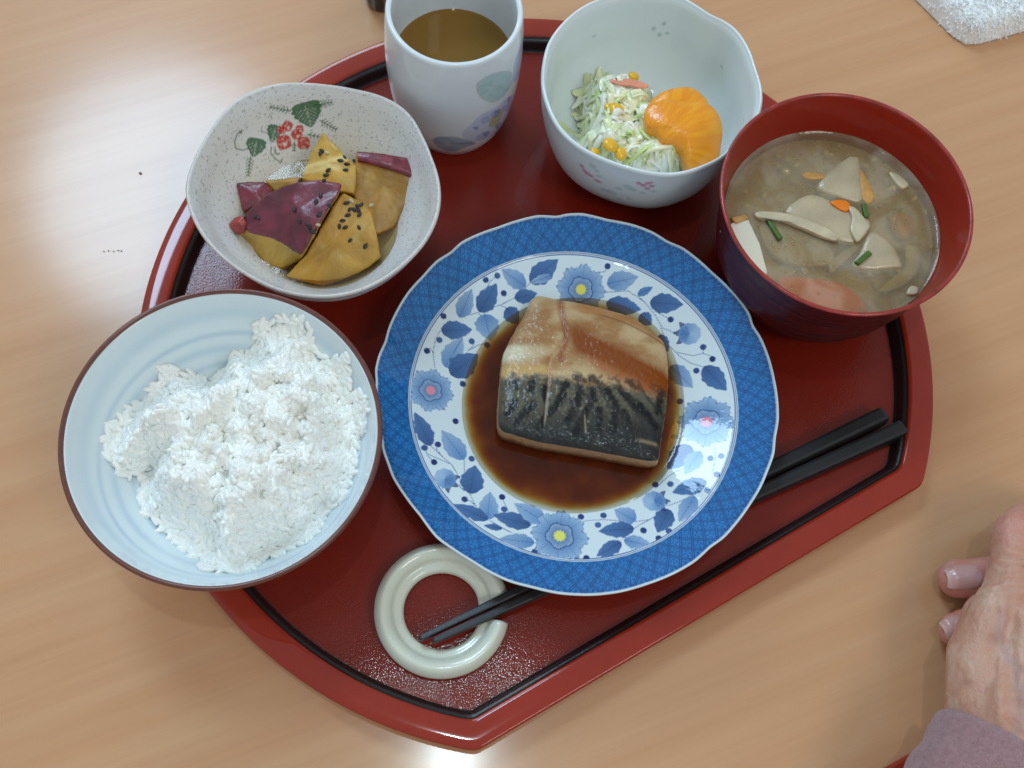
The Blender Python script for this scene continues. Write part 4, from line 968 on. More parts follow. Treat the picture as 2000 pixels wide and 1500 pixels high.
def chunk(top, bottom, skin, label, seed, flesh_col=(196, 150, 52), skin_col=(112, 38, 62), dome=.0015, lighten=None, skin_side=()):
    """block of sweet potato: top outline [(x,y,z)] in the photo, matching bottom outline; skin='top' or list of side indices"""
    T = np.array([P(*c1(x, y), z)[:] for x, y, z in top]); B = np.array([P(*c1(x, y), z)[:] for x, y, z in bottom]); n = len(T)
    bm = bmesh.new(); tv = [bm.verts.new(v) for v in T]; bv = [bm.verts.new(v) for v in B]
    tc_ = T.mean(0) + np.array([0, 0, dome])
    fs = []; cv = bm.verts.new(tc_)
    for i in range(n):
        f = bm.faces.new((tv[(i + 1) % n], tv[i], cv)); f.material_index = 1 if skin == 'top' else 0
        f = bm.faces.new((tv[i], tv[(i + 1) % n], bv[(i + 1) % n], bv[i])); f.material_index = 1 if i in skin_side else 0
    f = bm.faces.new(bv)
    bmesh.ops.recalc_face_normals(bm, faces=bm.faces)
    sharp = [e for e in bm.edges if cv not in e.verts]
    bmesh.ops.bevel(bm, geom=sharp, offset=.0015, segments=3, profile=.6, affect='EDGES', clamp_overlap=True)
    if skin == 'top':
        for f in bm.faces:
            c_ = np.array(f.calc_center_median()); d_ = 1.
            for i in range(n):
                a_, b_ = T[i], T[(i + 1) % n]; ab = b_ - a_; t_ = min(1, max(0, (c_ - a_) @ ab / (ab @ ab))); d_ = min(d_, np.linalg.norm(c_ - a_ - t_ * ab))
            if d_ < .0021: f.material_index = 1
    bmesh.ops.triangulate(bm, faces=[f for f in bm.faces if len(f.verts) > 4])
    bmesh.ops.subdivide_edges(bm, edges=bm.edges, cuts=5, use_grid_fill=True)
    bmesh.ops.triangulate(bm, faces=[f for f in bm.faces if len(f.verts) > 4])
    bm.normal_update()
    co = np.array([v.co[:] for v in bm.verts]); no = np.array([v.normal[:] for v in bm.verts])
    co2 = co + no * ((fbm(co[:, 0] * 160, co[:, 1] * 160, co[:, 2] * 160, seed=seed) - .5) * .0015 + (fbm(co[:, 0] * 600, co[:, 1] * 600, co[:, 2] * 600, seed=seed + 3) - .5) * .0004)[:, None]
    for v, q in zip(bm.verts, co2): v.co = q
    me_ = [bpy.data.meshes.new('flesh'), bpy.data.meshes.new('skin')]
    root = empty('sweet_potato_chunk', tuple(B.mean(0)), label, 'sweet potato', 'sweet potato chunks in the speckled bowl')
    bvh = BVHTree.FromBMesh(bm); chunks.append((bvh, label))
    for k, nm in ((0, 'flesh'), (1, 'skin')):
        b2 = bm.copy(); dl = [f for f in b2.faces if f.material_index != k]
        bmesh.ops.delete(b2, geom=dl, context='FACES')
        if not b2.faces: b2.free(); continue
        me = bpy.data.meshes.new(nm); b2.to_mesh(me); b2.free()
        c = np.array([v.co[:] for v in me.vertices]); n1 = fbm(c[:, 0] * 130, c[:, 1] * 130, c[:, 2] * 130, seed=seed + 5); n2 = fbm(c[:, 0] * 500, c[:, 1] * 900, c[:, 2] * 500, seed=seed + 6)
        if k == 0:
            a_ = S(*flesh_col); cc = mixc(a_ * .80, a_ * 1.12, sstep(.3, .7, n1)); cc = mixc(cc, a_ * np.array([.78, .66, .5]), sstep(.55, .8, n2) * .4); fb = fbm(c[:, 0] * 2400 + c[:, 1] * 800, c[:, 1] * 300, c[:, 2] * 500, seed=seed + 9); cc = cc * (.86 + .28 * fb)[:, None]; cc = mixc(cc, S(214, 186, 110), sstep(.58, .75, fbm(c[:, 0] * 220, c[:, 1] * 220, c[:, 2] * 100, seed=seed + 12)) * .35)
            if lighten is not None: cc = mixc(cc, S(232, 208, 140), (np.array([lighten(*v) for v in c])) * 1.0)
        else:
            a_ = S(*skin_col); cc = mixc(a_ * .7, a_ * 1.35, sstep(.3, .7, n1)); cc = mixc(cc, S(70, 26, 40), sstep(.6, .75, n2) * .5)
        at = me.color_attributes.new('Col', 'FLOAT_COLOR', 'POINT'); q = np.ones((len(c), 4)); q[:, :3] = cc; at.data.foreach_set('color', q.ravel())
        me.polygons.foreach_set('use_smooth', np.ones(len(me.polygons), bool)); me.materials.append((FLESH, SKIN)[k]); link(nm, me, root)
    bm.free(); return root
b0 = FZ + .012
chunk([(395,705,.036),(580,695,.037),(630,760,.036),(560,830,.036),(440,900,.034)], [(400,760,b0),(600,740,b0),(640,790,b0),(560,860,b0),(450,930,b0)], 'top', 'small dark red-skinned piece behind the purple chunk, at the left wall of the bowl', 101, skin_col=(110, 34, 46))
chunk([(580,690,.034),(700,678,.035),(830,672,.035),(820,740,.034),(640,770,.033)], [(580,720,b0),(700,700,b0),(830,700,b0),(820,760,b0),(640,790,b0)], 'none', 'low yellow piece between the pointed chunk and the dark red piece', 102, flesh_col=(180, 136, 52))
chunk([(1140,570,.042),(1165,512,.043),(1330,525,.043),(1480,550,.042),(1528,672,.038),(1490,820,.032),(1410,990,.027),(1290,1040,.027),(1180,900,.034),(1120,720,.038)],
      [(1150,640,b0),(1180,590,b0),(1330,600,b0),(1460,620,b0),(1500,720,b0),(1460,850,b0),(1400,1010,b0),(1290,1060,b0),(1190,960,b0),(1130,800,b0)], 'none', 'large yellow chunk at the right with a purple skin edge along its top', 103, flesh_col=(170, 124, 34), dome=.0005)
chunk([(945,382,.050),(1040,480,.050),(1110,560,.049),(1165,600,.046),(1150,780,.043),(1040,760,.043),(900,715,.042),(812,682,.040),(830,615,.043),(870,530,.045),(915,450,.048)],
      [(950,520,b0),(1030,560,b0),(1100,620,b0),(1170,680,b0),(1150,830,b0),(1040,820,b0),(900,780,b0),(830,740,b0),(840,680,b0),(880,600,b0),(920,540,b0)], 'none', 'pointed yellow chunk standing in the middle, sprinkled with sesame at its tip', 104, flesh_col=(204, 160, 66), dome=.002, lighten=pale_facet)
chunk([(1075,775,.046),(1130,790,.045),(1205,830,.043),(1262,895,.041),(1290,1030,.036),(1325,1180,.030),(1180,1290,.027),(950,1372,.025),(830,1345,.026),(700,1308,.027),(760,1250,.030),(830,1180,.034),(930,1000,.040),(1020,850,.045)],
      [(1080,860,b0),(1130,870,b0),(1200,900,b0),(1240,960,b0),(1260,1080,b0),(1280,1190,b0),(1160,1270,b0),(970,1330,b0),(860,1320,b0),(770,1290,b0),(800,1250,b0),(850,1190,b0),(940,1040,b0),(1020,900,b0)], 'none', 'biggest yellow chunk at the front right of the bowl, dotted with sesame', 105, flesh_col=(188, 140, 44), skin_side=(8, 7), dome=.001)
chunk([(440,915,.040),(520,835,.043),(605,768,.046),(700,725,.049),(790,698,.052),(920,690,.053),(1068,715,.053),(1040,790,.053),(985,875,.052),(900,1010,.049),(850,1100,.046),(812,1168,.043),(745,1115,.042),(690,1075,.042),(600,1040,.041),(465,1012,.039)],
      [(450,960,b0 + .01),(520,900,b0 + .01),(610,850,b0 + .01),(700,820,b0 + .01),(790,800,b0 + .01),(920,790,b0 + .01),(1040,800,b0 + .01),(1020,860,b0 + .01),(960,930,b0 + .01),(890,1080,b0 + .01),(840,1170,b0 + .01),(805,1210,b0 + .008),(650,1285,b0 + .006),(545,1245,b0 + .006),(470,1140,b0 + .006),(395,1065,b0 + .008)], 'top', 'purple-skinned chunk on top of the pile at the left, with its yellow cut side below', 106, flesh_col=(190, 150, 62), skin_col=(108, 40, 54), dome=.003)
chunk([(345,975,.036),(385,925,.038),(440,908,.040),(470,960,.040),(455,1020,.038),(400,1038,.036)], [(370,1010,b0 + .01),(400,970,b0 + .01),(440,950,b0 + .01),(470,990,b0 + .01),(450,1050,b0 + .01),(410,1060,b0 + .01)], 'top', 'glossy red-brown tip piece at the far left of the pile', 107, skin_col=(140, 50, 40), dome=.002)
# purple skin edge of the right chunk: its own part
def skin_band():
    root = [o for o in C.objects if o.get('label', '').startswith('large yellow chunk at the right')][0]
    up = [(1165,508,.0437),(1250,514,.0440),(1330,522,.0440),(1400,535,.0437),(1482,548,.0428),(1505,605,.0412),(1530,672,.0386)]
    lo = [(1172,568,.0436),(1240,578,.0440),(1320,602,.0436),(1390,622,.0430),(1450,640,.0420),(1490,660,.0402),(1526,682,.0386)]
    a = np.array([P(*c1(x, y), z)[:] for x, y, z in up]); b = np.array([P(*c1(x, y), z)[:] for x, y, z in lo])
    ti = np.linspace(0, 6, 60); f_ = lambda A: np.stack([np.interp(ti, range(7), A[:, k]) for k in range(3)], -1)
    a, b = f_(a), f_(b); rows = []
    rows.append(a - [0, 0, .010]); rows.append(a - [0, 0, .002])
    for s_ in np.linspace(0, 1, 10): rows.append(a * (1 - s_) + b * s_ + [0, 0, .0010 * math.sin(PI * s_) ** .5])
    rows.append(b - [0, 0, .0012])
    g = np.array(rows); n1 = fbm(g[..., 0] * 300, g[..., 1] * 300, seed=9); c = mixc(S(104, 32, 44), S(134, 50, 66), sstep(.3, .7, n1))
    mesh('skin', g, gridfaces(len(rows), 60, False), SKIN, root, col=c)
skin_band()
def make_sesame():
    bm = bmesh.new(); bmesh.ops.create_icosphere(bm, subdivisions=3, radius=1)
    for v in bm.verts:
        x, y, z = v.co; k = 1 - .45 * max(0, x) ** 1.5; v.co = (x * 1.0, y * .58 * k, z * .34 * k)
    me = bpy.data.meshes.new('sesame_seed'); bm.to_mesh(me)
    for p in me.polygons: p.use_smooth = True
    me.materials.append(material('black_sesame', S(38, 36, 36), rough=.35, spec=.5, bump=[(2000, .4, .0002)])); mw = me.copy(); mw.materials.clear()
    mw.materials.append(material('white_sesame', S(196, 176, 130), rough=.35))
    pts = [(935,520),(1085,548),(1060,567),(1102,587),(1150,568),(985,628),(970,660),(955,695),(825,600),(803,695),(1092,628),(935,790),(905,830),(770,877),(990,855),(930,905),(922,918),(800,950),(853,975),(905,1010),(885,1022),(868,990),(520,925),(535,932),(1097,838),(1168,862),(1175,880),(1182,912),(1118,880),(1105,915),(1075,950),(1052,985),(1088,992),(1178,992),(1122,1075),(1220,1110),(895,465),(942,505),(1190,850),(1145,880),(880,1015),(1165,880)]
    wh = [(1160,515),(1255,850),(1130,822),(975,517),(965,930),(915,975)]
    names = {'purple-skinned': 'the purple-skinned chunk', 'biggest': 'the biggest yellow chunk', 'pointed': 'the pointed yellow chunk', 'large yellow': 'the large yellow chunk at the right',
             'low yellow': 'the low yellow piece', 'small dark': 'the dark red piece', 'glossy': 'the red-brown tip piece'}
    for kind, lst in ((0, pts), (1, wh)):
        for x, y in lst:
            d = ray(*c1(x, y)).normalized(); best = None
            for bvh, lab in chunks:
                h = bvh.ray_cast(Vector((0, 0, H)), d)
                if h[0] is not None and (best is None or h[3] < best[0]): best = (h[3], h[0], h[1], lab)
            if best is None: continue
            nrm = best[2] if best[2].z > 0 else -best[2]
            nrm = (nrm + Vector(rng.normal(0, .15, 3))).normalized()
            o = link('sesame_seed', (me, mw)[kind]); s = rng.uniform(.00125, .0016); o.scale = (s, s, s)
            o.rotation_euler = (nrm.to_track_quat('Z', 'X') @ Matrix.Rotation(rng.uniform(0, 2 * PI), 3, 'Z').to_quaternion()).to_euler()
            o.location = best[1] + nrm * s * .25
            on = [v for k, v in names.items() if best[3].startswith(k)][0]
            tag(o, f"{'pale' if kind else 'black'} sesame seed sprinkled on {on} in the speckled bowl", 'sesame seed', f"{'pale' if kind else 'black'} sesame seeds on {on}")
make_sesame()

# ------------------------------------------------------------------ chopstick rest and chopsticks
def make_rest():
    zr = FZ + .004; ctr = P(863, 1191.6, zr); sc_ = 1 / 4690.0
    R0, Rm, Ri = 131.5 * sc_, 96 * sc_, 75 * sc_
    # cross-section (radius, height), from the hole over the ridge to the outside
    sec = [(Ri + .0012, 0), (Ri, .0010), (Ri - .0001, .0030), (Ri + .0010, .0046), (Rm - .0012, .0052), (Rm - .0003, .0058), (Rm + .0006, .0078), (Rm + .0024, .0094), ((Rm + R0) / 2 + .0004, .0099), (R0 - .0018, .0086), (R0 - .0004, .0062), (R0, .0040), (R0 - .0006, .0014), (R0 - .0022, 0)]
    pr = resample(sec, .0005); n = 260; a0, a1 = math.radians(14), math.radians(357)
    an = np.linspace(a0, a1, n); rows = []
    u = np.linspace(0, 1, n)
    flare = np.exp(-(np.degrees(an - a0) / 16) ** 2)            # the finished end spreads and dips
    mid = (R0 + Ri) / 2
    for i, a in enumerate(an):
        r = pr[:, 0].copy(); z = pr[:, 1].copy()
        r = mid + (r - mid) * (1 + .06 * flare[i]); z = z * (1 - .28 * flare[i]) + flare[i] * .0014 * np.clip((r - mid) / .006, 0, 1)
        e_ = min(1, min(i, n - 1 - i) / 4.0); k = math.sqrt(1 - (1 - e_) ** 2) * .12 + .88
        zz = z * k
        rows.append(np.stack([ctr.x + r * math.cos(a), ctr.y + r * math.sin(a), FZ + zz], -1))
    g = np.array(rows); m = len(pr)
    c0, c1_ = g[0].mean(0), g[-1].mean(0)
    V = np.vstack([g.reshape(-1, 3), c0, c1_]); Fl = [tuple(f) for f in gridfaces(n, m, True)]
    for j in range(m): Fl.append((n * m, (j + 1) % m, j)); Fl.append((n * m + 1, (n - 1) * m + j, (n - 1) * m + (j + 1) % m))
    o = mesh('chopstick_rest', V, Fl, material('celadon_glaze', S(222, 226, 210), rough=.14, spec=.5, var=(70, .04), coat=.3, bump=[(60, .1, .001)]))
    o.data.transform(Matrix.Translation(-Vector((ctr.x, ctr.y, FZ)))); o.location = (ctr.x, ctr.y, FZ)
    tag(o, 'pale green celadon ring-shaped chopstick rest with a split side', 'chopstick rest')
make_rest()
def make_sticks():
    m = material('black_chopstick', S(30, 29, 30), rough=.38, spec=.5, bump=[(1500, .25, .0002)], var=(300, .1))
    for (x0, y0, z0, x1, y1, z1, ro, lab) in [(817, 1249, FZ + .0092, 1727, 811, FZ + .0062, .2, 'black chopstick nearer the fish plate, left one at the tips'), (843, 1254, FZ + .0092, 1764, 837, FZ + .0048, .15, 'black chopstick nearer the straight tray edge, longer one at the thick ends')]:
        a = np.array(P(x0, y0, z0)); b = np.array(P(x1, y1, z1)); d = b - a; L_ = np.linalg.norm(d); d /= L_
        s_ = np.cross(d, [0, 0, 1]); s_ /= np.linalg.norm(s_); u_ = np.cross(s_, d)
        sec = []                                        # rounded square
        for k in range(4):
            for e_ in (-16, 0, 16):
                an = math.radians(45 + 90 * k + e_) + ro; rr = 1.30 if e_ == 0 else 1.16; sec.append((rr * math.cos(an), rr * math.sin(an)))
        ts = [0, .002, .006, .02, .1, .2, .35, .5, .7, .85, .97, .992, .998, 1.0]; rs = [.0004, .0009, .00115, .00125, .00150, .00185, .0023, .0026, .0030, .0033, .0035, .0035, .0032, .0024]
        V = [a + d * L_ * t + (s_ * x + u_ * y) * r for t, r in zip(ts, rs) for x, y in sec]; n = len(sec)
        V = np.array(V + [a, b]); Fl = [tuple(f) for f in gridfaces(len(ts), n)]
        k = len(ts) * n
        for j in range(n): Fl.append((k, j, (j + 1) % n)); Fl.append((k + 1, k - n + (j + 1) % n, k - n + j))
        o = mesh('chopstick', V, Fl, m, smooth=False); o.data.transform(Matrix.Translation(-Vector(a))); o.location = a
        tag(o, lab, 'chopstick', 'pair of black chopsticks')
make_sticks()

# ------------------------------------------------------------------ towel, crumb, dark container
def make_towel():
    zt = .014
    cn = P(1905, 62, zt); a = P(1820, -22, zt) - cn; b = P(2010, 32, zt) - cn; a.normalize(); b.normalize()
    La, Lb = .09, .14
    root = empty('hand_towel', (cn.x, cn.y, 0), 'folded white terry hand towel at the upper right corner', 'towel')
    nu, nv = 60, 80; u = np.linspace(0, 1, nu)[:, None]; v = np.linspace(0, 1, nv)[None]
    def prof(s, L): return np.clip(s * L / .006, 0, 1)
    du = np.minimum(u * La, (1 - u) * La); dv = np.minimum(v * Lb, (1 - v) * Lb)
    ed = np.sqrt(np.clip(1 - (1 - np.clip(du / .007, 0, 1)) ** 2, 0, 1)) * np.sqrt(np.clip(1 - (1 - np.clip(dv / .007, 0, 1)) ** 2, 0, 1))
    A = np.array(a); B = np.array(b)
    # round the corner a little
    pu, pv = u * La, v * Lb
    pull = np.clip(1 - (pu + pv) / .010, 0, 1) * .0022
    X = cn.x + A[0] * (pu + pull) + B[0] * (pv + pull); Y = cn.y + A[1] * (pu + pull) + B[1] * (pv + pull)
    crease = np.exp(-((pu - .016 - .1 * pv) / .0016) ** 2) * 0 + np.exp(-((pv - .010) / .0016) ** 2)
    Z = .0005 + ed * (zt - .0005) - .003 * crease * ed + (fbm(X * 200, Y * 200, seed=81) - .5) * .003 * ed + (fbm(X * 900, Y * 900, seed=82) - .5) * .0012 * ed
    g = np.stack([X, Y, Z], -1)
    m = material('terry_cotton', S(250, 251, 251), rough=.9, spec=.2, sheen=.3, bump=[(1400, .3, .0005)])
    mesh('cloth', g, gridfaces(nu, nv, False), m, root)
    V, Fs = [], []; off = 0
    for _ in range(24000):
        i, j = rng.integers(0, nu - 1), rng.integers(0, nv - 1); p = g[i, j] + (g[i + 1, j] - g[i, j]) * rng.random() + (g[i, j + 1] - g[i, j]) * rng.random()
        n_ = np.cross(g[i + 1, j] - g[i, j], g[i, j + 1] - g[i, j]); n_ = n_ / (np.linalg.norm(n_) + 1e-12); n_ = n_ if n_[2] > 0 else -n_
        dr = n_ + rng.normal(0, .55, 3); dr /= np.linalg.norm(dr); L_ = rng.uniform(.0010, .0022)
        s_ = np.cross(dr, rng.normal(size=3)); s_ /= np.linalg.norm(s_); w_ = .00030
        V.append([p - s_ * w_, p + s_ * w_, p + dr * L_ * .6 + s_ * w_ * 1.3, p + dr * L_ * .6 - s_ * w_ * 1.3, p + dr * L_]); Fs += [(off, off + 1, off + 2), (off, off + 2, off + 3), (off + 3, off + 2, off + 4)]; off += 5
    o = mesh('pile', np.array(V).reshape(-1, 3), np.array(Fs), m, root); o['kind'] = 'stuff'
make_towel()
def small_things():
    bm = bmesh.new(); bmesh.ops.create_icosphere(bm, subdivisions=2, radius=1)
    for v in bm.verts: v.co *= 1 + .25 * (random.random() - .5)
    me = bpy.data.meshes.new('crumb'); bm.to_mesh(me); me.materials.append(material('dark_crumb', S(60, 48, 44), rough=.6))
    o = link('crumb', me); o.location = P(274, 338, .0005); o.scale = (.0007, .0005, .0004); tag(o, 'tiny dark crumb on the bare table left of the speckled bowl', 'crumb')
    for k, (x, y) in enumerate(((203, 491), (212, 490), (222, 491), (231, 489), (237, 490))):
        o = link('crumb', me); o.location = P(x, y, .0003); o.scale = (.0004, .0003, .0002); o.rotation_euler = (0, 0, k)
        tag(o, ['speck %s in the short row of specks left of the speckled bowl' % q for q in ('first from the left', 'second from the left', 'third from the left', 'fourth from the left', 'last on the right')][k], 'crumb', 'tiny specks on the table')
    c = P(745, -53, .02)
    pr = resample([(.006, 0), (.0085, .0005), (.0092, .004), (.0092, .018), (.0086, .0215), (.007, .0225), (1e-4, .0228)], .0012)
    g, t = lathe((c.x, c.y, .0003), pr, 60); z = pr[:, 1][:, None] + 0 * g[..., 0]; T = t[None] + 0 * z
    col = mixc(S(44, 40, 46), S(120, 116, 112), (np.sin(T * 9) > .6) * 1.0)
    tag(mesh('container', g, gridfaces(len(pr), 60), material('dark_glaze', rough=.3, vcol=True), col=col), 'dark container with pale stripes cut off behind the tea cup', 'container')
small_things()

# ------------------------------------------------------------------ the person's hands and sleeve
def balls_mesh(chains, voxel=.0011, smooth=6):
    """chains of (x,y,z,r) joints -> one continuous surface"""
    bm = bmesh.new()
    ico = bmesh.new(); bmesh.ops.create_icosphere(ico, subdivisions=3, radius=1)
    iv = [v.co.copy() for v in ico.verts]; iff = [[v.index for v in f.verts] for f in ico.faces]; ico.free()
    for ch in chains:
        for (p, q) in zip(ch[:-1], ch[1:]):
            p, q = np.array(p), np.array(q); L_ = np.linalg.norm(p[:3] - q[:3]); n = max(2, int(L_ / (min(p[3], q[3]) * .22)))
            for k in range(n + 1):
                c = p + (q - p) * k / n; vs = [bm.verts.new(Vector(c[:3]) + v * c[3]) for v in iv]
                for f in iff: bm.faces.new([vs[i] for i in f])
    me = bpy.data.meshes.new('tmp'); bm.to_mesh(me); bm.free()
    o = bpy.data.objects.new('tmp', me); C.objects.link(o)
    md = o.modifiers.new('r', 'REMESH'); md.mode = 'VOXEL'; md.voxel_size = voxel
    ms = o.modifiers.new('s', 'SMOOTH'); ms.iterations = smooth; ms.factor = .6
    dg = bpy.context.evaluated_depsgraph_get(); ev = o.evaluated_get(dg); m2 = bpy.data.meshes.new_from_object(ev)
    bpy.data.objects.remove(o); bpy.data.meshes.remove(me)
    return m2
def J(x, y, z, r): p = P(x, y, z); return (p.x, p.y, p.z, r)
def skin_colour(me, warm):
    n = len(me.vertices); c = np.zeros(n * 3); me.vertices.foreach_get('co', c); c = c.reshape(-1, 3)
    no = np.zeros(n * 3); me.vertices.foreach_get('normal', no); no = no.reshape(-1, 3)
    return c, no
def make_person():
    root = empty('person', tuple(P(1960, 1350, 0)), 'elderly hands resting on the table, a mauve sleeve at the wrist', 'person')
    # upper hand: wrist at the bottom, fingers away from the sleeve and curled down
    wrist = J(1952, 1470, .034, .0195)
    ch = [
        [J(1900, 1640, .034, .016), J(1930, 1540, .034, .017), wrist, J(1975, 1420, .035, .021)],
        [wrist, J(1925, 1370, .032, .0155), J(1912, 1290, .032, .0125), J(1945, 1200, .035, .0105), J(1968, 1160, .036, .0100)],   # index metacarpal
        [wrist, J(1985, 1350, .035, .0170), J(2010, 1250, .037, .0140), J(2040, 1165, .039, .0110)],
        [wrist, J(2050, 1380, .035, .0170), J(2080, 1270, .036, .0140), J(2115, 1185, .038, .0108)],
        [J(1990, 1450, .034, .020), J(2110, 1400, .034, .0160), J(2150, 1300, .034, .0130), J(2185, 1230, .035, .0100)],
        [J(1905, 1360, .024, .012), J(1898, 1280, .024, .010), J(1925, 1200, .026, .009)],
        # fingers: first joint, bent joint, tip tucked down
        [J(1968, 1160, .036, .0100), J(1978, 1090, .036, .0088), J(1984, 1040, .034, .0092), J(2000, 1020, .024, .0082), J(2010, 1050, .012, .0074)],
        [J(2040, 1165, .039, .0105), J(2052, 1080, .039, .0090), J(2060, 1020, .036, .0092), J(2078, 1010, .024, .0082), J(2088, 1050, .012, .0074)],
        [J(2115, 1185, .038, .0102), J(2130, 1110, .038, .0088), J(2138, 1055, .034, .0090), J(2150, 1050, .022, .0080), J(2155, 1090, .011, .0072)],
        [J(2185, 1230, .035, .0095), J(2200, 1170, .034, .0078), J(2208, 1130, .031, .0078), J(2215, 1130, .020, .0070), J(2218, 1160, .010, .0064)],
        [J(2000, 1440, .028, .015), J(1985, 1370, .020, .0125), J(2010, 1290, .016, .0105), J(2040, 1235, .014, .0095), J(2060, 1200, .012, .0080)],  # thumb tucked below
    ]
    me = balls_mesh(ch, .0010, 5)
    c, no = skin_colour(me, 0)
    R_ = np.array(ROT)
    # veins, tendons and knuckle creases as relief, in the hand's own frame
    w0 = np.array(P(1945, 1470, .034))[:2]; w1 = np.array(P(1990, 1050, .034))[:2]; ax = (w1 - w0); Lh = np.linalg.norm(ax); ax /= Lh; nn = np.array([-ax[1], ax[0]])
    s = (c[:, :2] - w0) @ ax / Lh; q = (c[:, :2] - w0) @ nn
    top = sstep(.1, .7, no[:, 2])
    warp = (fbm(s * 6, q * 150, seed=91) - .5) * .006
    tend = np.zeros(len(c))
    for q0, k in ((.0075, .9), (.001, .8), (-.008, .9), (-.017, .8)):
        tend += k * np.exp(-((q + warp * .6 - q0 * (1 - .1 * s)) / .0018) ** 2)
    wr = np.sin((s * Lh + (fbm(c[:, 0] * 80, c[:, 1] * 80, seed=92) - .5) * .008) / .00055)
    finger = sstep(.62, .74, s)
    near = np.exp(-((s - .84) / .07) ** 2) + np.exp(-((s - .70) / .05) ** 2) * .6
    disp = top * (tend * .0013 * sstep(.75, .55, s) * sstep(.02, .15, s)) + wr * .0006 * near * top + (fbm(c[:, 0] * 260, c[:, 1] * 160, c[:, 2] * 200, seed=93) - .5) * .0012 + (fbm(c[:, 0] * 900, c[:, 1] * 900, c[:, 2] * 900, seed=94) - .5) * .0003
    me.vertices.foreach_set('co', (c + no * disp[:, None]).ravel()); me.update()
    base = S(198, 150, 126); rd = S(186, 118, 100); pale = S(208, 172, 150)
    n1 = fbm(c[:, 0] * 90, c[:, 1] * 90, c[:, 2] * 90, seed=95); n2 = fbm(c[:, 0] * 260, c[:, 1] * 260, c[:, 2] * 260, seed=96)
    cc = mixc(np.tile(base, (len(c), 1)), pale, sstep(.45, .7, n1)); cc = mixc(cc, rd, sstep(.5, .72, n2) * .4)
    vein = np.exp(-((q + .003 * np.sin(s * 9) - .004 + warp) / .0014) ** 2) + np.exp(-((q + .004 * np.sin(s * 7 + 2) + .006 - warp) / .0014) ** 2)
    cc = mixc(cc, S(164, 142, 146), np.clip(vein, 0, 1) * .45 * sstep(.75, .5, s) * top)
    for x, y, r_ in ((1945, 1245, .0030), (1990, 1310, .0022), (1900, 1330, .0016), (1975, 1380, .0022)):
        h = np.array(P(x, y, .046))[:2]; cc = mixc(cc, S(150, 98, 78), np.exp(-(np.hypot(c[:, 0] - h[0], c[:, 1] - h[1]) / r_) ** 2) * .45)
    cc = mixc(cc, rd * 1.0, near * top * .25 * (wr < 0))
    cc = mixc(cc, S(212, 128, 122), sstep(.86, 1.0, s) * .3)
    at = me.color_attributes.new('Col', 'FLOAT_COLOR', 'POINT'); a4 = np.ones((len(c), 4)); a4[:, :3] = cc; at.data.foreach_set('color', a4.ravel())
    me.polygons.foreach_set('use_smooth', np.ones(len(me.polygons), bool))
    sm = material('aged_skin', rough=.42, vcol=True, spec=.45, sss=.25, sss_rad=(1, .35, .2), sss_scale=.003, bump=[(1300, .5, .0005), (420, .45, .0008)])
    me.materials.append(sm); me.name = 'hand'; link('hand', me, root)
    # lower hand: two finger tips showing from beneath
    ch = [[J(1871, 1130, .0098, .0084), J(1900, 1130, .0105, .0086), J(1945, 1122, .0120, .0080), J(1990, 1115, .0130, .0088), J(2060, 1130, .0150, .0090), J(2150, 1170, .017, .011)],
          [J(1870, 1231, .0090, .0076), J(1895, 1222, .0095, .0078), J(1940, 1205, .0110, .0076), J(2000, 1190, .0130, .0080), J(2080, 1200, .015, .009), J(2160, 1210, .017, .012)],
          [J(1930, 1310, .0085, .0068), J(1990, 1285, .0095, .0074), J(2080, 1262, .0120, .0080), J(2170, 1250, .016, .012)],
          [J(1990, 1370, .0075, .0056), J(2040, 1350, .0085, .0062), J(2110, 1320, .0110, .0070), J(2180, 1290, .015, .012)],
          [J(2040, 1040, .0085, .0078), J(2090, 1050, .0100, .0088), J(2150, 1090, .0130, .0100), J(2210, 1150, .017, .014)],
          [J(2150, 1170, .017, .014), J(2240, 1220, .019, .018), J(2330, 1250, .022, .020), J(2440, 1280, .026, .024)],
          [J(2170, 1260, .017, .015), J(2260, 1270, .019, .017), J(2330, 1265, .022, .020)]]
    me = balls_mesh(ch, .0007, 5); c, no = skin_colour(me, 0)
    n1 = fbm(c[:, 0] * 120, c[:, 1] * 120, c[:, 2] * 120, seed=97)
    tip = np.array(P(1880, 1150, .01))[:2]; dt = np.hypot(c[:, 0] - tip[0], c[:, 1] - tip[1])
    cc = mixc(np.tile(S(208, 150, 132), (len(c), 1)), S(212, 178, 164), sstep(.4, .7, n1)); cc = mixc(cc, S(204, 124, 110), sstep(.022, .008, dt) * .65)
    me.vertices.foreach_set('co', (c + no * ((fbm(c[:, 0] * 300, c[:, 1] * 300, c[:, 2] * 300, seed=98) - .5) * .0006)[:, None]).ravel())
    at = me.color_attributes.new('Col', 'FLOAT_COLOR', 'POINT'); a4 = np.ones((len(c), 4)); a4[:, :3] = cc; at.data.foreach_set('color', a4.ravel())
    me.polygons.foreach_set('use_smooth', np.ones(len(me.polygons), bool)); me.materials.append(sm); me.name = 'hand'
    lower = link('hand', me, root)
    # nails
    bvh = BVHTree.FromPolygons([Vector(v.co) for v in me.vertices], [tuple(p.vertices) for p in me.polygons])
    nm = material('fingernail', rough=.22, vcol=True, sss=.2, sss_rad=(1, .5, .4), coat=.4)
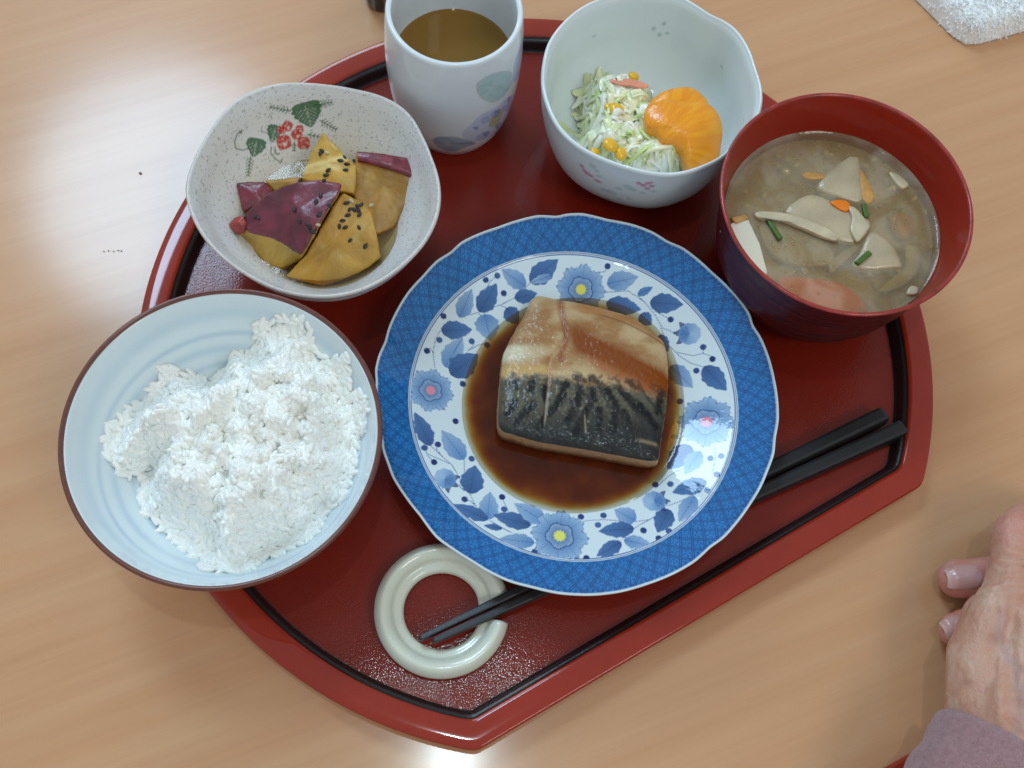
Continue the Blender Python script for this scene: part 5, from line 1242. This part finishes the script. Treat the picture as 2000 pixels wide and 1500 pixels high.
    for (x0, y0, x1, y1, wd) in ((1853, 1127, 1916, 1124, .0100), (1851, 1228, 1892, 1214, .0090)):
        rows = []; cl = []; nu, nv = 16, 15; pm_ = P((x0 + x1) / 2, (y0 + y1) / 2, .018); h_ = bvh.ray_cast(Vector((pm_.x, pm_.y, .06)), Vector((0, 0, -1))); ztop_ = h_[0].z
        for i in range(nu):
            u = i / (nu - 1)
            for j in range(nv):
                v = j / (nv - 1) * 2 - 1
                ww = wd * .5 * (1 - .18 * (abs(u - .5) * 2) ** 3) * math.sqrt(max(0, 1 - (max(0, .14 - u) / .14) ** 2) * .25 + .75) * (math.sqrt(max(0, 1 - (max(0, u - .78) / .22) ** 2)) * .5 + .5)
                p0 = P(x0 + (x1 - x0) * u, y0 + (y1 - y0) * u, .018); dx = (P(x1, y1, .018) - P(x0, y0, .018)).normalized(); pn = Vector((-dx.y, dx.x, 0))
                p = p0 + pn * v * ww; h = bvh.ray_cast(Vector((p.x, p.y, .06)), Vector((0, 0, -1)))
                z = max(h[0].z if h[0] is not None else 0, ztop_ - .0030 * (abs(v) ** 2 * .6 + max(0, .25 - u) * 2.5))
                rows.append((p.x, p.y, z + .00035)); 
                k = S(198, 146, 138) * (1 - .0) if u > .1 else S(214, 170, 160)
                cl.append(mixc(k[None], S(208, 176, 174)[None], np.array([.5 * (1 - abs(v))]))[0])
        V = np.array(rows); Fq = gridfaces(nu, nv, False)
        o = mesh('fingernail', V, Fq, nm, None, col=np.array(cl)); o.parent = lower
    # sleeve: a cloth tube round the wrist, wider than it, with a turned edge
    p0 = np.array(P(1942, 1462, .034)); p1 = np.array(P(1838, 1685, .036)); d = p1 - p0; Ls = np.linalg.norm(d); d /= Ls
    s_ = np.cross(d, [0, 0, 1]); s_ /= np.linalg.norm(s_); u_ = np.cross(s_, d)
    nu, nv = 70, 150; rows = []
    seq = [(.006, .80), (.003, .92)] + [(.0, .97), (-.0008, 1.0), (0, 1.03)] + [(k * Ls * 3.0 / 60, 1.035 + .0008 * k) for k in range(1, 61)]
    for L_, k in seq:
        row = []
        for j in range(nv):
            a = 2 * PI * j / nv; rx, rz = .0240 * k, .0215 * k
            f = 1 + .045 * math.sin(3 * a + L_ * 60) * min(1, L_ / .02) + .02 * math.sin(L_ * 420 + 2 * a) * min(1, L_ / .01) + .02 * math.sin(5 * a - L_ * 110)
            p = p0 + d * L_ + s_ * math.cos(a) * rx * f + u_ * math.sin(a) * rz * f
            # the opening is cut slantwise
            p = p + d * (.010 * math.cos(a) * 0)
            p[2] = max(p[2], .0130 if L_ > .02 else .0015); row.append(p)
        rows.append(row)
    g = np.array(rows); g = g + 0 * g; g[..., 2] += (fbm(g[..., 0] * 120, g[..., 1] * 120, seed=99) - .5) * .002
    m = material('mauve_knit', S(164, 126, 128), rough=.9, spec=.15, sheen=.4, var=(500, .12), bump=[(1800, .9, .0009), (260, .5, .0014)])
    mesh('sleeve', g, gridfaces(len(seq), nv), m, root)
make_person()
